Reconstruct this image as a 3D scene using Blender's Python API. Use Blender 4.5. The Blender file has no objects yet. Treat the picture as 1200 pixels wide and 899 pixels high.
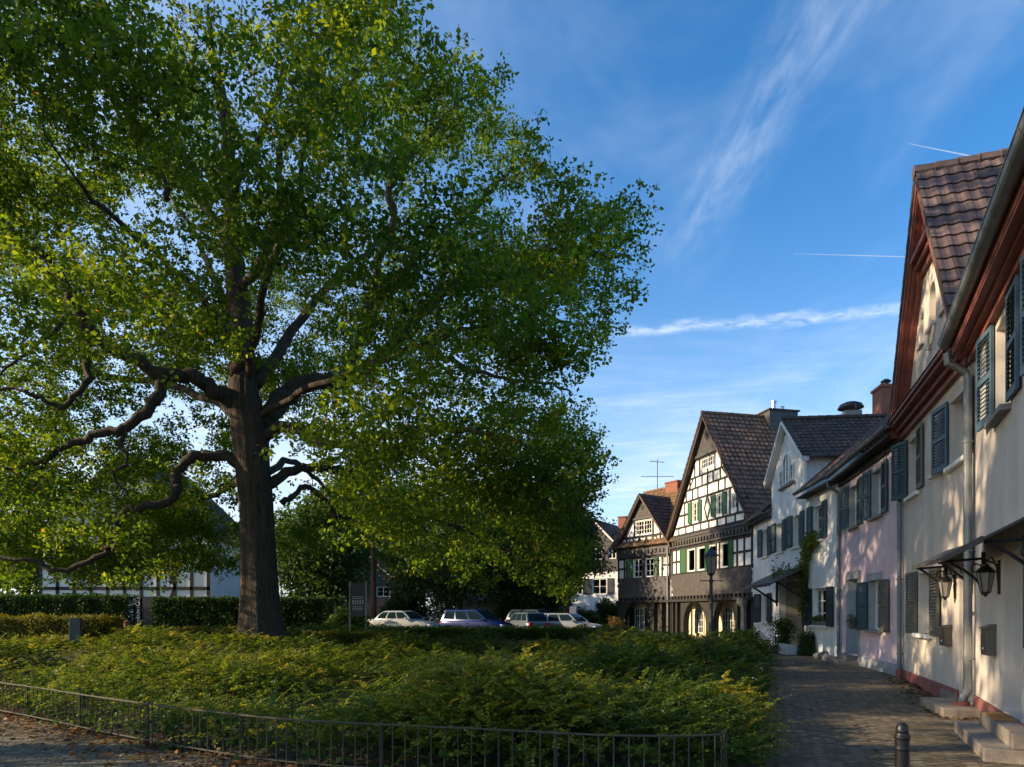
import bpy, bmesh, math, random
import numpy as np
from mathutils import Vector, Matrix
R = math.radians
rng = np.random.default_rng(7)
random.seed(7)
SC = bpy.context.scene
COL = SC.collection

# ------------------------------------------------------------------ camera, sky, sun, exposure
cam_d = bpy.data.cameras.new('camera')
cam = bpy.data.objects.new('camera', cam_d); COL.objects.link(cam)
cam.location = (0, 0, 1.65); cam.rotation_euler = (R(90), 0, 0)
cam_d.sensor_width = 36; cam_d.lens = 24; cam_d.shift_y = 0.224
cam_d.clip_start = 0.05; cam_d.clip_end = 60000
SC.camera = cam

SUN_EL = R(21); SUN_AZ = R(-4)             # azimuth measured from due left of the view, positive = towards the far side
S = Vector((-math.cos(SUN_EL)*math.cos(SUN_AZ), math.cos(SUN_EL)*math.sin(SUN_AZ), math.sin(SUN_EL)))
sun_d = bpy.data.lights.new('sun', 'SUN'); sun_d.energy = 5.0; sun_d.angle = R(0.55); sun_d.color = (1, .77, .50)
sun = bpy.data.objects.new('sun', sun_d); COL.objects.link(sun)
sun.location = (-60, 0, 40); sun.rotation_euler = S.to_track_quat('Z', 'Y').to_euler()

SC.view_settings.view_transform = 'Standard'; SC.view_settings.look = 'None'
SC.view_settings.exposure = 0.85; SC.view_settings.gamma = 1
SC.cycles.max_bounces = 8; SC.cycles.diffuse_bounces = 4; SC.cycles.transmission_bounces = 5
SC.cycles.transparent_max_bounces = 8; SC.cycles.sample_clamp_indirect = 6
SC.cycles.use_denoising = True

world = bpy.data.worlds.new('World'); SC.world = world; world.use_nodes = True
wt = world.node_tree; wn = wt.nodes; wl = wt.links
wn.clear()
def WN(t, **k):
    n = wn.new(t)
    for a, b in k.items(): setattr(n, a, b)
    return n
w_out = WN('ShaderNodeOutputWorld'); w_bg = WN('ShaderNodeBackground'); w_bg.inputs[1].default_value = 0.15
sky = WN('ShaderNodeTexSky', sky_type='NISHITA', sun_disc=False)
sky.sun_elevation = SUN_EL; sky.sun_rotation = -math.pi/2 + SUN_AZ
sky.altitude = 200; sky.air_density = 1.0; sky.dust_density = 0.6; sky.ozone_density = 3.0
hsv = WN('ShaderNodeHueSaturation'); hsv.inputs['Saturation'].default_value = 1.27; hsv.inputs['Value'].default_value = 1.0
wl.new(sky.outputs[0], hsv.inputs['Color'])
# thin high cirrus and one ragged contrail, laid out on a plane high above the ground
tc = WN('ShaderNodeTexCoord'); sep = WN('ShaderNodeSeparateXYZ'); wl.new(tc.outputs['Generated'], sep.inputs[0])
def M(op, a, b=None, c=None):
    n = WN('ShaderNodeMath', operation=op)
    for i, v in enumerate((a, b, c)):
        if v is None: continue
        if isinstance(v, (int, float)): n.inputs[i].default_value = v
        else: wl.new(v, n.inputs[i])
    return n.outputs[0]
def SMOOTH(v, a, b, lo=0., hi=1.):
    n = WN('ShaderNodeMapRange', interpolation_type='SMOOTHSTEP')
    wl.new(v, n.inputs[0])
    for i, q in enumerate((a, b, lo, hi)): n.inputs[i+1].default_value = q
    return n.outputs[0]
zc = M('MAXIMUM', sep.outputs[2], 0.02)
cx = M('DIVIDE', sep.outputs[0], zc); cy = M('DIVIDE', sep.outputs[1], zc)
comb = WN('ShaderNodeCombineXYZ'); wl.new(cx, comb.inputs[0]); wl.new(cy, comb.inputs[1])
def NOISE(scale, sx, sy, det=6, rot=0., dist=0., off=(0, 0)):
    mp = WN('ShaderNodeMapping'); mp.inputs['Scale'].default_value = (sx, sy, 1); mp.inputs['Rotation'].default_value = (0, 0, rot)
    mp.inputs['Location'].default_value = (off[0], off[1], 0)
    wl.new(comb.outputs[0], mp.inputs[0])
    n = WN('ShaderNodeTexNoise'); n.inputs['Scale'].default_value = scale; n.inputs['Detail'].default_value = det
    n.inputs['Roughness'].default_value = .62; n.inputs['Distortion'].default_value = dist
    wl.new(mp.outputs[0], n.inputs['Vector']); return n.outputs[0]
veil = M('MULTIPLY', SMOOTH(NOISE(1.1, 1.3, .6, 5, 0, .4), .42, .78), .22)
streak_w = SMOOTH(M('ABSOLUTE', M('SUBTRACT', M('ADD', cx, M('MULTIPLY', NOISE(2.4, 1, 1, 3), .12)), M('ADD', M('MULTIPLY', M('SUBTRACT', cy, 1.1), -.09), .595))), .0, .13, 1, 0)
streak_l = M('MULTIPLY', SMOOTH(cy, .95, 1.15), SMOOTH(cy, 1.55, 2.1, 1, 0))
streak = M('MULTIPLY', M('MULTIPLY', M('MULTIPLY', streak_w, streak_l), SMOOTH(NOISE(9, 2.4, .7, 10, .35, .25), .25, .85)), .27)
line = M('ADD', M('MULTIPLY', M('SUBTRACT', cx, .409), -.181), 2.424)
ln = M('ABSOLUTE', M('SUBTRACT', M('ADD', cy, M('MULTIPLY', M('SUBTRACT', NOISE(5.5, 1, 1, 4), .5), .16)), line))
trail = M('MULTIPLY', SMOOTH(ln, .0, .075, 1, 0), M('MULTIPLY', SMOOTH(cx, .30, .48), SMOOTH(cx, 1.4, 1.9, 1, 0)))
trail = M('MULTIPLY', M('MULTIPLY', trail, SMOOTH(NOISE(13, 1.0, 1, 9, 0, .9), .22, .78)), .58)
low = M('MULTIPLY', M('MULTIPLY', SMOOTH(NOISE(.9, .8, 1.6, 6, .2, .5, (3, 1)), .45, .75), SMOOTH(cy, 1.9, 3.6)), .42)
left = M('ADD', M('MULTIPLY', SMOOTH(cx, .3, -.9), .25), M('MULTIPLY', SMOOTH(cy, 1.3, 5.), .34))
cl = M('MINIMUM', M('ADD', M('ADD', M('ADD', veil, streak), M('ADD', trail, low)), left), .85)
mix = WN('ShaderNodeMix', data_type='RGBA'); wl.new(cl, mix.inputs['Factor']); wl.new(hsv.outputs[0], mix.inputs['A'])
mix.inputs['B'].default_value = (3.7, 4.15, 4.75, 1)
wl.new(mix.outputs['Result'], w_bg.inputs[0]); wl.new(w_bg.outputs[0], w_out.inputs[0])

# ------------------------------------------------------------------ materials
MATS = {}
def newmat(name):
    m = bpy.data.materials.new(name); m.use_nodes = True
    MATS[name] = m
    return m, m.node_tree.nodes, m.node_tree.links, m.node_tree.nodes['Principled BSDF']
def pmat(name, col, rough=.7, var=.12, scale=3., bump=.0, bscale=60., metal=0., spec=.5, stain=0., stretch=(1, 1, 1), tint=None):
    m, n, l, b = newmat(name)
    b.inputs['Roughness'].default_value = rough; b.inputs['Metallic'].default_value = metal
    b.inputs['Specular IOR Level'].default_value = spec
    tcn = n.new('ShaderNodeTexCoord'); mp = n.new('ShaderNodeMapping'); mp.inputs['Scale'].default_value = stretch
    l.new(tcn.outputs['Object'], mp.inputs[0])
    nz = n.new('ShaderNodeTexNoise'); nz.inputs['Scale'].default_value = scale; nz.inputs['Detail'].default_value = 8; nz.inputs['Roughness'].default_value = .65
    l.new(mp.outputs[0], nz.inputs['Vector'])
    rp = n.new('ShaderNodeValToRGB'); e = rp.color_ramp.elements
    e[0].position = .3; e[1].position = .7
    e[0].color = (*[max(0, c*(1-var)) for c in col], 1); e[1].color = (*[min(1, c*(1+var)) for c in col], 1)
    l.new(nz.outputs[0], rp.inputs[0]); last = rp.outputs[0]
    if stain:
        mp2 = n.new('ShaderNodeMapping'); mp2.inputs['Scale'].default_value = (1.6, 1.6, .22); l.new(tcn.outputs['Object'], mp2.inputs[0])
        n2 = n.new('ShaderNodeTexNoise'); n2.inputs['Scale'].default_value = 1.3; n2.inputs['Detail'].default_value = 9; n2.inputs['Roughness'].default_value = .72
        l.new(mp2.outputs[0], n2.inputs['Vector'])
        mr = n.new('ShaderNodeMapRange'); mr.inputs[1].default_value = .45; mr.inputs[2].default_value = .8; mr.inputs[3].default_value = 1; mr.inputs[4].default_value = 1-stain
        l.new(n2.outputs[0], mr.inputs[0])
        mx = n.new('ShaderNodeMix'); mx.data_type = 'RGBA'; mx.blend_type = 'MULTIPLY'; mx.inputs['Factor'].default_value = 1
        l.new(last, mx.inputs['A']); cb = n.new('ShaderNodeCombineColor')
        for i in range(3): l.new(mr.outputs[0], cb.inputs[i])
        l.new(cb.outputs[0], mx.inputs['B']); last = mx.outputs['Result']
    if tint:
        at = n.new('ShaderNodeAttribute'); at.attribute_name = 'tint'
        mr = n.new('ShaderNodeMapRange'); mr.inputs[3].default_value = 1-tint; mr.inputs[4].default_value = 1+tint
        l.new(at.outputs['Fac'], mr.inputs[0])
        hs = n.new('ShaderNodeHueSaturation'); l.new(mr.outputs[0], hs.inputs['Value']); l.new(last, hs.inputs['Color']); last = hs.outputs[0]
    l.new(last, b.inputs['Base Color'])
    if bump:
        nb = n.new('ShaderNodeTexNoise'); nb.inputs['Scale'].default_value = bscale; nb.inputs['Detail'].default_value = 6
        l.new(mp.outputs[0], nb.inputs['Vector'])
        bp = n.new('ShaderNodeBump'); bp.inputs['Strength'].default_value = bump; bp.inputs['Distance'].default_value = .10 if name.startswith('bark') else .02
        l.new(nb.outputs[0], bp.inputs['Height']); l.new(bp.outputs[0], b.inputs['Normal'])
    return m
pmat('plaster_beige', (.63, .56, .49), .9, .08, 2, .35, 70, stain=.30)
pmat('plaster_near', (.62, .56, .51), .9, .08, 2, .35, 70, stain=.30)
pmat('plaster_pink', (.72, .56, .61), .9, .07, 2, .3, 70, stain=.26)
pmat('plaster_white', (.80, .80, .78), .9, .06, 2, .3, 50, stain=.30)
pmat('plaster_infill', (.85, .83, .78), .9, .05, 4, .2, 40, stain=.12)
pmat('plaster_cream', (.72, .62, .42), .9, .06, 4, .2, 40, stain=.08)
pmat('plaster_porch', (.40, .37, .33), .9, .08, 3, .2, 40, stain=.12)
pmat('timber_dark', (.022, .019, .018), .75, .35, 8, .3, 40, stretch=(1, 1, .3))
pmat('timber_brown', (.10, .068, .045), .8, .3, 8, .3, 40)
pmat('slate_cladding', (.060, .056, .056), .6, .35, 7, .3, 30)
pmat('slate_brown', (.070, .064, .060), .7, .3, 7, .3, 30)
pmat('red_wood', (.21, .060, .040), .6, .22, 9, .15, 40, stain=.2)
pmat('red_plinth', (.27, .10, .09), .85, .2, 6, .3, 50, stain=.2)
pmat('grey_plinth', (.34, .36, .38), .85, .12, 6, .3, 50, stain=.2)
pmat('stone_grey', (.23, .22, .20), .85, .2, 6, .4, 50, stain=.25)
pmat('step_stone', (.25, .22, .185), .9, .3, 7, .5, 60, stain=.3)
pmat('zinc', (.23, .24, .235), .45, .25, 5, .05, 40, metal=.6, stain=.25)
pmat('zinc_blue', (.16, .19, .20), .5, .2, 5, .05, 40, metal=.4)
pmat('shutter_blue', (.055, .095, .125), .5, .15, 10, .1, 60)
pmat('shutter_teal', (.030, .065, .072), .5, .15, 10, .1, 60)
pmat('shutter_olive', (.115, .110, .085), .55, .15, 10, .1, 60)
pmat('shutter_green', (.025, .10, .035), .5, .15, 10, .1, 60)
pmat('shutter_dark', (.016, .024, .030), .5, .15, 10, .1, 60)
pmat('white_paint', (.74, .73, .69), .5, .05, 8)
pmat('frame_cream', (.62, .58, .50), .6, .06, 8)
pmat('brick_red', (.25, .095, .06), .85, .3, 14, .4, 30)
pmat('black_metal', (.016, .016, .017), .42, .2, 12, .05, 60, metal=.3)
pmat('iron_fence', (.050, .046, .028), .7, .4, 20, .2, 80)
pmat('lamp_green', (.030, .045, .050), .45, .15, 12)
pmat('mailbox', (.15, .13, .105), .4, .12, 12, metal=.55)
pmat('terracotta', (.33, .11, .07), .8, .15, 10)
pmat('doormat', (.45, .20, .05), .95, .25, 60, .5, 200)
pmat('door_grey', (.30, .34, .37), .55, .08, 5, stretch=(1, 1, .3))
pmat('door_dark', (.05, .035, .028), .55, .2, 5)
pmat('bark', (.058, .042, .029), .95, .6, 4, 1., 9, stretch=(2.6, 2.6, .40))
pmat('bark_pine', (.26, .13, .075), .95, .35, 6, 1., 24, stretch=(2, 2, .8))
pmat('soil', (.055, .042, .028), .95, .4, 5, .8, 30)
pmat('wood_board', (.09, .085, .08), .6, .15, 12)
pmat('sign_board', (.035, .042, .048), .35, .15, 10)
pmat('sign_light', (.42, .45, .45), .5, .06, 10)
pmat('post_wood', (.36, .33, .28), .8, .15, 12)
pmat('canopy_sheet', (.050, .048, .045), .6, .25, 8, .15, 30)
pmat('rubber', (.015, .015, .015), .8, .1, 12)
pmat('alloy', (.45, .46, .47), .3, .05, 12, metal=.9)
pmat('red_lens', (.40, .012, .010), .2, .05, 12)
pmat('amber_lens', (.6, .22, .02), .2, .05, 12)
pmat('head_lens', (.62, .65, .68), .1, .05, 12)
pmat('plate_white', (.72, .72, .68), .5, .03, 12)
pmat('planter_white', (.60, .60, .58), .7, .08, 12)
pmat('curtain', (.62, .60, .55), .9, .08, 14, stretch=(4, 4, .2))
pmat('contrail', (.9, .9, .9), 1., .02, 1)
for nm, c in dict(car_silver=(.38, .40, .42), car_blue=(.006, .018, .12), car_grey=(.05, .06, .07), car_pale=(.12, .14, .16), car_light=(.24, .26, .28)).items():
    m = pmat(nm, c, .25, .02, 4, metal=.2)
    m.node_tree.nodes['Principled BSDF'].inputs['Coat Weight'].default_value = .45
def glassmat(name, col, rough=.04):
    m, n, l, b = newmat(name)
    b.inputs['Base Color'].default_value = (*col, 1); b.inputs['Roughness'].default_value = rough
    b.inputs['Specular IOR Level'].default_value = .9
    tcn = n.new('ShaderNodeTexCoord'); nz = n.new('ShaderNodeTexNoise'); nz.inputs['Scale'].default_value = 1.6
    l.new(tcn.outputs['Object'], nz.inputs['Vector']); bp = n.new('ShaderNodeBump'); bp.inputs['Strength'].default_value = .08; bp.inputs['Distance'].default_value = .05
    l.new(nz.outputs[0], bp.inputs['Height']); l.new(bp.outputs[0], b.inputs['Normal'])
glassmat('glass', (.035, .042, .048)); glassmat('car_glass', (.008, .020, .028), .03)
MATS['car_glass'].node_tree.nodes['Principled BSDF'].inputs['Specular IOR Level'].default_value = .10; glassmat('glass_pale', (.30, .31, .30))
def clearglass():
    m, n, l, b = newmat('glass_clear'); n.remove(b)
    tr = n.new('ShaderNodeBsdfTransparent'); tr.inputs[0].default_value = (.82, .86, .86, 1)
    gl = n.new('ShaderNodeBsdfGlossy'); gl.inputs['Roughness'].default_value = .02
    tcn = n.new('ShaderNodeTexCoord'); nz = n.new('ShaderNodeTexNoise'); nz.inputs['Scale'].default_value = 1.8; l.new(tcn.outputs['Object'], nz.inputs['Vector'])
    bp = n.new('ShaderNodeBump'); bp.inputs['Strength'].default_value = .08; bp.inputs['Distance'].default_value = .05; l.new(nz.outputs[0], bp.inputs['Height']); l.new(bp.outputs[0], gl.inputs['Normal'])
    fr = n.new('ShaderNodeFresnel'); fr.inputs['IOR'].default_value = 1.6; ad = n.new('ShaderNodeMath'); ad.operation = 'ADD'; ad.inputs[1].default_value = .05; ad.use_clamp = True; l.new(fr.outputs[0], ad.inputs[0])
    ms = n.new('ShaderNodeMixShader'); l.new(ad.outputs[0], ms.inputs[0]); l.new(tr.outputs[0], ms.inputs[1]); l.new(gl.outputs[0], ms.inputs[2]); l.new(ms.outputs[0], n['Material Output'].inputs[0])
clearglass()
pmat('backing_dark', (.03, .027, .024), .9, .2, 2)  # near-black for the flat panels that stand in for unlit rooms
def lanternglass():
    m, n, l, b = newmat('lantern_glass')
    b.inputs['Base Color'].default_value = (.42, .40, .36, 1); b.inputs['Roughness'].default_value = .3
    b.inputs['Transmission Weight'].default_value = .5; b.inputs['IOR'].default_value = 1.2
lanternglass()

def tilemat(name, c0, c1, moss=.0):
    m, n, l, b = newmat(name)
    b.inputs['Roughness'].default_value = .72
    at = n.new('ShaderNodeAttribute'); at.attribute_name = 'tint'
    rp = n.new('ShaderNodeValToRGB'); e = rp.color_ramp.elements; e[0].color = (*c0, 1); e[1].color = (*c1, 1)
    l.new(at.outputs['Fac'], rp.inputs[0])
    tcn = n.new('ShaderNodeTexCoord'); nz = n.new('ShaderNodeTexNoise'); nz.inputs['Scale'].default_value = 5; nz.inputs['Detail'].default_value = 8
    l.new(tcn.outputs['Object'], nz.inputs['Vector'])
    mr = n.new('ShaderNodeMapRange'); mr.inputs[1].default_value = .3; mr.inputs[2].default_value = .75; mr.inputs[3].default_value = .65; mr.inputs[4].default_value = 1.3
    l.new(nz.outputs[0], mr.inputs[0])
    hs = n.new('ShaderNodeHueSaturation'); l.new(rp.outputs[0], hs.inputs['Color']); l.new(mr.outputs[0], hs.inputs['Value'])
    last = hs.outputs[0]
    if moss:
        n3 = n.new('ShaderNodeTexNoise'); n3.inputs['Scale'].default_value = 2.2; n3.inputs['Detail'].default_value = 9; n3.inputs['Roughness'].default_value = .75
        l.new(tcn.outputs['Object'], n3.inputs['Vector'])
        r3 = n.new('ShaderNodeMapRange'); r3.inputs[1].default_value = .60; r3.inputs[2].default_value = .74; r3.inputs[4].default_value = moss
        l.new(n3.outputs[0], r3.inputs[0])
        mx = n.new('ShaderNodeMix'); mx.data_type = 'RGBA'; l.new(r3.outputs[0], mx.inputs['Factor']); l.new(last, mx.inputs['A']); mx.inputs['B'].default_value = (.16, .12, .035, 1)
        last = mx.outputs['Result']
    l.new(last, b.inputs['Base Color'])
tilemat('tiles_purple', (.040, .030, .033), (.15, .10, .088), .7)
tilemat('tiles_dark', (.055, .034, .025), (.12, .072, .050), .3)
tilemat('tiles_brown', (.13, .070, .043), (.26, .14, .085), .2)
tilemat('tiles_lit', (.13, .075, .035), (.22, .13, .06), .4)  # sunlit look of the small timbered house's main roof, put into the tile colour

def leafmat(name, ramp, trans, tr_w=.45, gloss=.2):
    m, n, l, b = newmat(name)
    at = n.new('ShaderNodeAttribute'); at.attribute_name = 'tint'
    rp = n.new('ShaderNodeValToRGB'); e = rp.color_ramp.elements
    while len(e) < len(ramp): e.new(.5)
    for k, (p, c) in enumerate(ramp): e[k].position = p; e[k].color = (*c, 1)
    l.new(at.outputs['Fac'], rp.inputs[0]); l.new(rp.outputs[0], b.inputs['Base Color'])
    b.inputs['Roughness'].default_value = .55; b.inputs['Specular IOR Level'].default_value = gloss
    tr = n.new('ShaderNodeBsdfTranslucent')
    mx = n.new('ShaderNodeMix'); mx.data_type = 'RGBA'; mx.blend_type = 'MULTIPLY'; mx.inputs['Factor'].default_value = 1
    l.new(rp.outputs[0], mx.inputs['A']); mx.inputs['B'].default_value = (*trans, 1); l.new(mx.outputs['Result'], tr.inputs[0])
    ms = n.new('ShaderNodeMixShader'); ms.inputs[0].default_value = tr_w
    l.new(b.outputs[0], ms.inputs[1]); l.new(tr.outputs[0], ms.inputs[2]); l.new(ms.outputs[0], n['Material Output'].inputs[0])
leafmat('leaf_oak', [(0, (.022, .050, .006)), (.5, (.066, .120, .011)), (.93, (.155, .205, .014)), (.97, (.20, .17, .02)), (1, (.24, .11, .02))], (3.3, 2.9, 1.2), .47, .15)
leafmat('leaf_mid', [(0, (.025, .055, .014)), (.6, (.045, .085, .018)), (1, (.09, .12, .025))], (2.2, 2.2, 1.2), .35)
leafmat('leaf_yellow', [(0, (.12, .13, .02)), (.6, (.22, .19, .03)), (1, (.32, .18, .04))], (2., 1.8, 1.2), .4)
leafmat('leaf_pine', [(0, (.030, .050, .022)), (.6, (.055, .080, .030)), (1, (.16, .12, .06))], (1.3, 1.3, 1.), .25)
leafmat('leaf_hedge', [(0, (.018, .045, .010)), (.6, (.035, .075, .014)), (1, (.08, .12, .02))], (2., 2., 1.2), .3)
leafmat('leaf_cover', [(0, (.024, .055, .010)), (.42, (.060, .108, .014)), (.75, (.125, .158, .020)), (1, (.24, .21, .032))], (2.4, 2.2, 1.1), .38)
leafmat('leaf_golden', [(0, (.07, .085, .012)), (.6, (.16, .15, .018)), (1, (.26, .18, .02))], (1.8, 1.7, 1.), .35)
leafmat('leaf_orange', [(0, (.08, .09, .03)), (.5, (.20, .11, .04)), (1, (.32, .14, .06))], (1.6, 1.5, 1.1), .3)
leafmat('leaf_fallen', [(0, (.09, .045, .02)), (.6, (.20, .10, .04)), (1, (.32, .20, .07))], (1.2, 1.2, 1.), .15)
leafmat('leaf_pale', [(0, (.12, .16, .10)), (.5, (.30, .33, .24)), (1, (.62, .62, .52))], (1.2, 1.2, 1.1), .3)
leafmat('blossom', [(0, (.75, .74, .68)), (1, (.85, .83, .78))], (1., 1., 1.), .3)

def settmat():
    m, n, l, b = newmat('stone_setts')
    b.inputs['Roughness'].default_value = .8
    tcn = n.new('ShaderNodeTexCoord'); nz = n.new('ShaderNodeTexNoise'); nz.inputs['Scale'].default_value = 1.2; nz.inputs['Detail'].default_value = 3
    l.new(tcn.outputs['Object'], nz.inputs['Vector'])
    ad = n.new('ShaderNodeVectorMath'); ad.operation = 'MULTIPLY_ADD'; ad.inputs[1].default_value = (.22, .22, 0)
    l.new(nz.outputs['Color'], ad.inputs[0]); l.new(tcn.outputs['Object'], ad.inputs[2])
    mp = n.new('ShaderNodeMapping'); mp.inputs['Rotation'].default_value = (0, 0, R(-16)); l.new(ad.outputs[0], mp.inputs[0])
    br = n.new('ShaderNodeTexBrick'); br.inputs['Scale'].default_value = 1; br.inputs['Brick Width'].default_value = .19; br.inputs['Row Height'].default_value = .125
    br.inputs['Mortar Size'].default_value = .014; br.inputs['Mortar Smooth'].default_value = .6; br.inputs['Bias'].default_value = 0
    br.inputs['Color1'].default_value = (.070, .058, .044, 1); br.inputs['Color2'].default_value = (.20, .165, .12, 1); br.inputs['Mortar'].default_value = (.035, .032, .022, 1)
    l.new(mp.outputs[0], br.inputs['Vector'])
    n2 = n.new('ShaderNodeTexNoise'); n2.inputs['Scale'].default_value = 26; n2.inputs['Detail'].default_value = 5; l.new(tcn.outputs['Object'], n2.inputs['Vector'])
    mo = n.new('ShaderNodeTexNoise'); mo.inputs['Scale'].default_value = .9; mo.inputs['Detail'].default_value = 10; mo.inputs['Roughness'].default_value = .75
    l.new(tcn.outputs['Object'], mo.inputs['Vector'])
    mr = n.new('ShaderNodeMapRange'); mr.inputs[1].default_value = .44; mr.inputs[2].default_value = .64; l.new(mo.outputs[0], mr.inputs[0])
    fa = n.new('ShaderNodeMath'); fa.operation = 'MULTIPLY'; l.new(mr.outputs[0], fa.inputs[0])
    ma = n.new('ShaderNodeMapRange'); ma.inputs[3].default_value = .35; ma.inputs[4].default_value = .95; l.new(br.outputs['Fac'], ma.inputs[0]); l.new(ma.outputs[0], fa.inputs[1])
    mx = n.new('ShaderNodeMix'); mx.data_type = 'RGBA'; l.new(fa.outputs[0], mx.inputs['Factor']); l.new(br.outputs['Color'], mx.inputs['A']); mx.inputs['B'].default_value = (.105, .100, .016, 1)
    hs = n.new('ShaderNodeHueSaturation'); l.new(mx.outputs['Result'], hs.inputs['Color'])
    m3 = n.new('ShaderNodeMapRange'); m3.inputs[3].default_value = .6; m3.inputs[4].default_value = 1.4; l.new(n2.outputs[0], m3.inputs[0]); l.new(m3.outputs[0], hs.inputs['Value'])
    l.new(hs.outputs[0], b.inputs['Base Color'])
    h = n.new('ShaderNodeMath'); h.operation = 'MULTIPLY_ADD'; h.inputs[1].default_value = -1.2; l.new(br.outputs['Fac'], h.inputs[0]); l.new(n2.outputs[0], h.inputs[2])
    bp = n.new('ShaderNodeBump'); bp.inputs['Strength'].default_value = .9; bp.inputs['Distance'].default_value = .02
    l.new(h.outputs[0], bp.inputs['Height']); l.new(bp.outputs[0], b.inputs['Normal'])
settmat()
pmat('ground', (.075, .072, .040), .95, .5, .8, .6, 14)
pmat('asphalt', (.055, .055, .055), .9, .25, 2, .4, 60)

# ------------------------------------------------------------------ mesh helpers
class MB:
    def __init__(s): s.v = []; s.f = []; s.t = []
    def add(s, vs, fs, tint=None):
        o = len(s.v); s.v += [tuple(p) for p in vs]
        for f in fs: s.f.append([o+i for i in f]); s.t.append(tint if tint is not None else .5)
    def box(s, x0, x1, y0, y1, z0, z1, T=None):
        p = [Vector((x, y, z)) for z in (z0, z1) for y in (y0, y1) for x in (x0, x1)]
        if T is not None: p = [T @ q for q in p]
        s.add(p, [(0, 2, 3, 1), (4, 5, 7, 6), (0, 1, 5, 4), (2, 6, 7, 3), (0, 4, 6, 2), (1, 3, 7, 5)])
    def beam(s, u0, z0, u1, z1, w, y0=-.02, y1=.04):
        d = Vector((u1-u0, z1-z0)); L = d.length; d /= L; q = Vector((-d.y, d.x))*(w/2)
        c = [(u0+q.x, z0+q.y), (u0-q.x, z0-q.y), (u1-q.x, z1-q.y), (u1+q.x, z1+q.y)]
        s.prism([(a, b) for a, b in c], y0, y1)
    def prism(s, poly, y0, y1):                 # polygon in x,z extruded along y
        n = len(poly)
        v = [(a, y1, b) for a, b in poly]+[(a, y0, b) for a, b in poly]
        s.add(v, [tuple(range(n)), tuple(range(2*n-1, n-1, -1))]+[(i, n+i, n+(i+1) % n, (i+1) % n) for i in range(n)])
    def tube(s, pts, rad, sides=8, cap=True, flute=None):
        pts = [Vector(p) for p in pts]; n = len(pts)
        if not hasattr(rad, '__len__'): rad = [rad]*n
        up = Vector((0, 0, 1)); o = len(s.v); prev = None
        for i, p in enumerate(pts):
            t = (pts[min(i+1, n-1)]-pts[max(i-1, 0)])
            if t.length < 1e-9: t = Vector((0, 0, 1))
            t.normalize()
            if prev is None: a = t.cross(Vector((0, 1, 0)) if abs(t.y) < .9 else Vector((1, 0, 0)))
            else: a = prev-t*prev.dot(t)
            if a.length < 1e-6: a = t.orthogonal()
            a.normalize(); b = t.cross(a); prev = a
            for k in range(sides):
                th = 2*math.pi*k/sides; r = rad[i]
                if flute: r *= flute(i, th)
                s.v.append(tuple(p+a*(math.cos(th)*r)+b*(math.sin(th)*r)))
        for i in range(n-1):
            for k in range(sides):
                s.f.append([o+i*sides+k, o+i*sides+(k+1) % sides, o+(i+1)*sides+(k+1) % sides, o+(i+1)*sides+k]); s.t.append(.5)
        if cap:
            s.f.append([o+k for k in range(sides)][::-1]); s.t.append(.5)
            s.f.append([o+(n-1)*sides+k for k in range(sides)]); s.t.append(.5)
    def lathe(s, prof, cx=0, cy=0, cz=0, sides=16, rot=0):
        s.tube([(cx, cy, cz+z) for r, z in prof], [max(r, .001) for r, z in prof], sides)
    def xform(s, T, start=0):
        for i in range(start, len(s.v)): s.v[i] = tuple(T @ Vector(s.v[i]))
    def build(s, name, mat, parent=None, smooth=False, tint=False, bevel=0):
        me = bpy.data.meshes.new(name); me.from_pydata(s.v, [], s.f); me.validate()
        if mat: me.materials.append(MATS[mat])
        if tint:
            a = me.attributes.new('tint', 'FLOAT', 'FACE'); a.data.foreach_set('value', np.array(s.t, dtype=np.float32)[:len(me.polygons)])
        if smooth: me.polygons.foreach_set('use_smooth', [True]*len(me.polygons))
        me.update()
        o = bpy.data.objects.new(name, me); COL.objects.link(o)
        if parent: o.parent = parent
        if bevel:
            b = o.modifiers.new('bevel', 'BEVEL'); b.width = bevel; b.segments = 2; b.limit_method = 'ANGLE'; b.angle_limit = R(40)
        return o
def wall_faces(mb, outer, holes, y=0., depth=.24):
    """front face of a wall in the x,z plane with openings, and the reveals of the openings"""
    bm = bmesh.new(); edges = []
    for loop in [outer]+holes:
        vs = [bm.verts.new((a, y, b)) for a, b in loop]
        for i in range(len(vs)): edges.append(bm.edges.new((vs[i], vs[(i+1) % len(vs)])))
    bmesh.ops.triangle_fill(bm, use_beauty=True, use_dissolve=False, edges=edges)
    bm.verts.index_update()
    for f in bm.faces:
        if f.normal.y < 0: f.normal_flip()
    mb.add([v.co for v in bm.verts], [[v.index for v in f.verts] for f in bm.faces]); bm.free()
    for loop in holes+[outer]:
        n = len(loop); v = [(a, y, b) for a, b in loop]+[(a, y-depth, b) for a, b in loop]
        mb.add(v, [(i, (i+1) % n, n+(i+1) % n, n+i) for i in range(n)])
def rect(u0, u1, z0, z1): return [(u0, z0), (u1, z0), (u1, z1), (u0, z1)]
def arch(u0, u1, z0, zs, z1, n=12):
    c = (u0+u1)/2; r = (u1-u0)/2
    return [(u0, z0), (u1, z0)]+[(c+r*math.cos(math.pi*k/n), zs+(z1-zs)*math.sin(math.pi*k/n)) for k in range(0, n+1)]
def tag(o, label, cat, group=None, kind=None):
    if label: o['label'] = label
    if cat: o['category'] = cat
    if group: o['group'] = group
    if kind: o['kind'] = kind
    return o
def thing(name, label, cat, loc=(0, 0, 0), rz=0, group=None):
    o = bpy.data.objects.new(name, None); COL.objects.link(o); o.location = loc; o.rotation_euler = (0, 0, rz)
    o.empty_display_size = .3
    return tag(o, label, cat, group)
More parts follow.
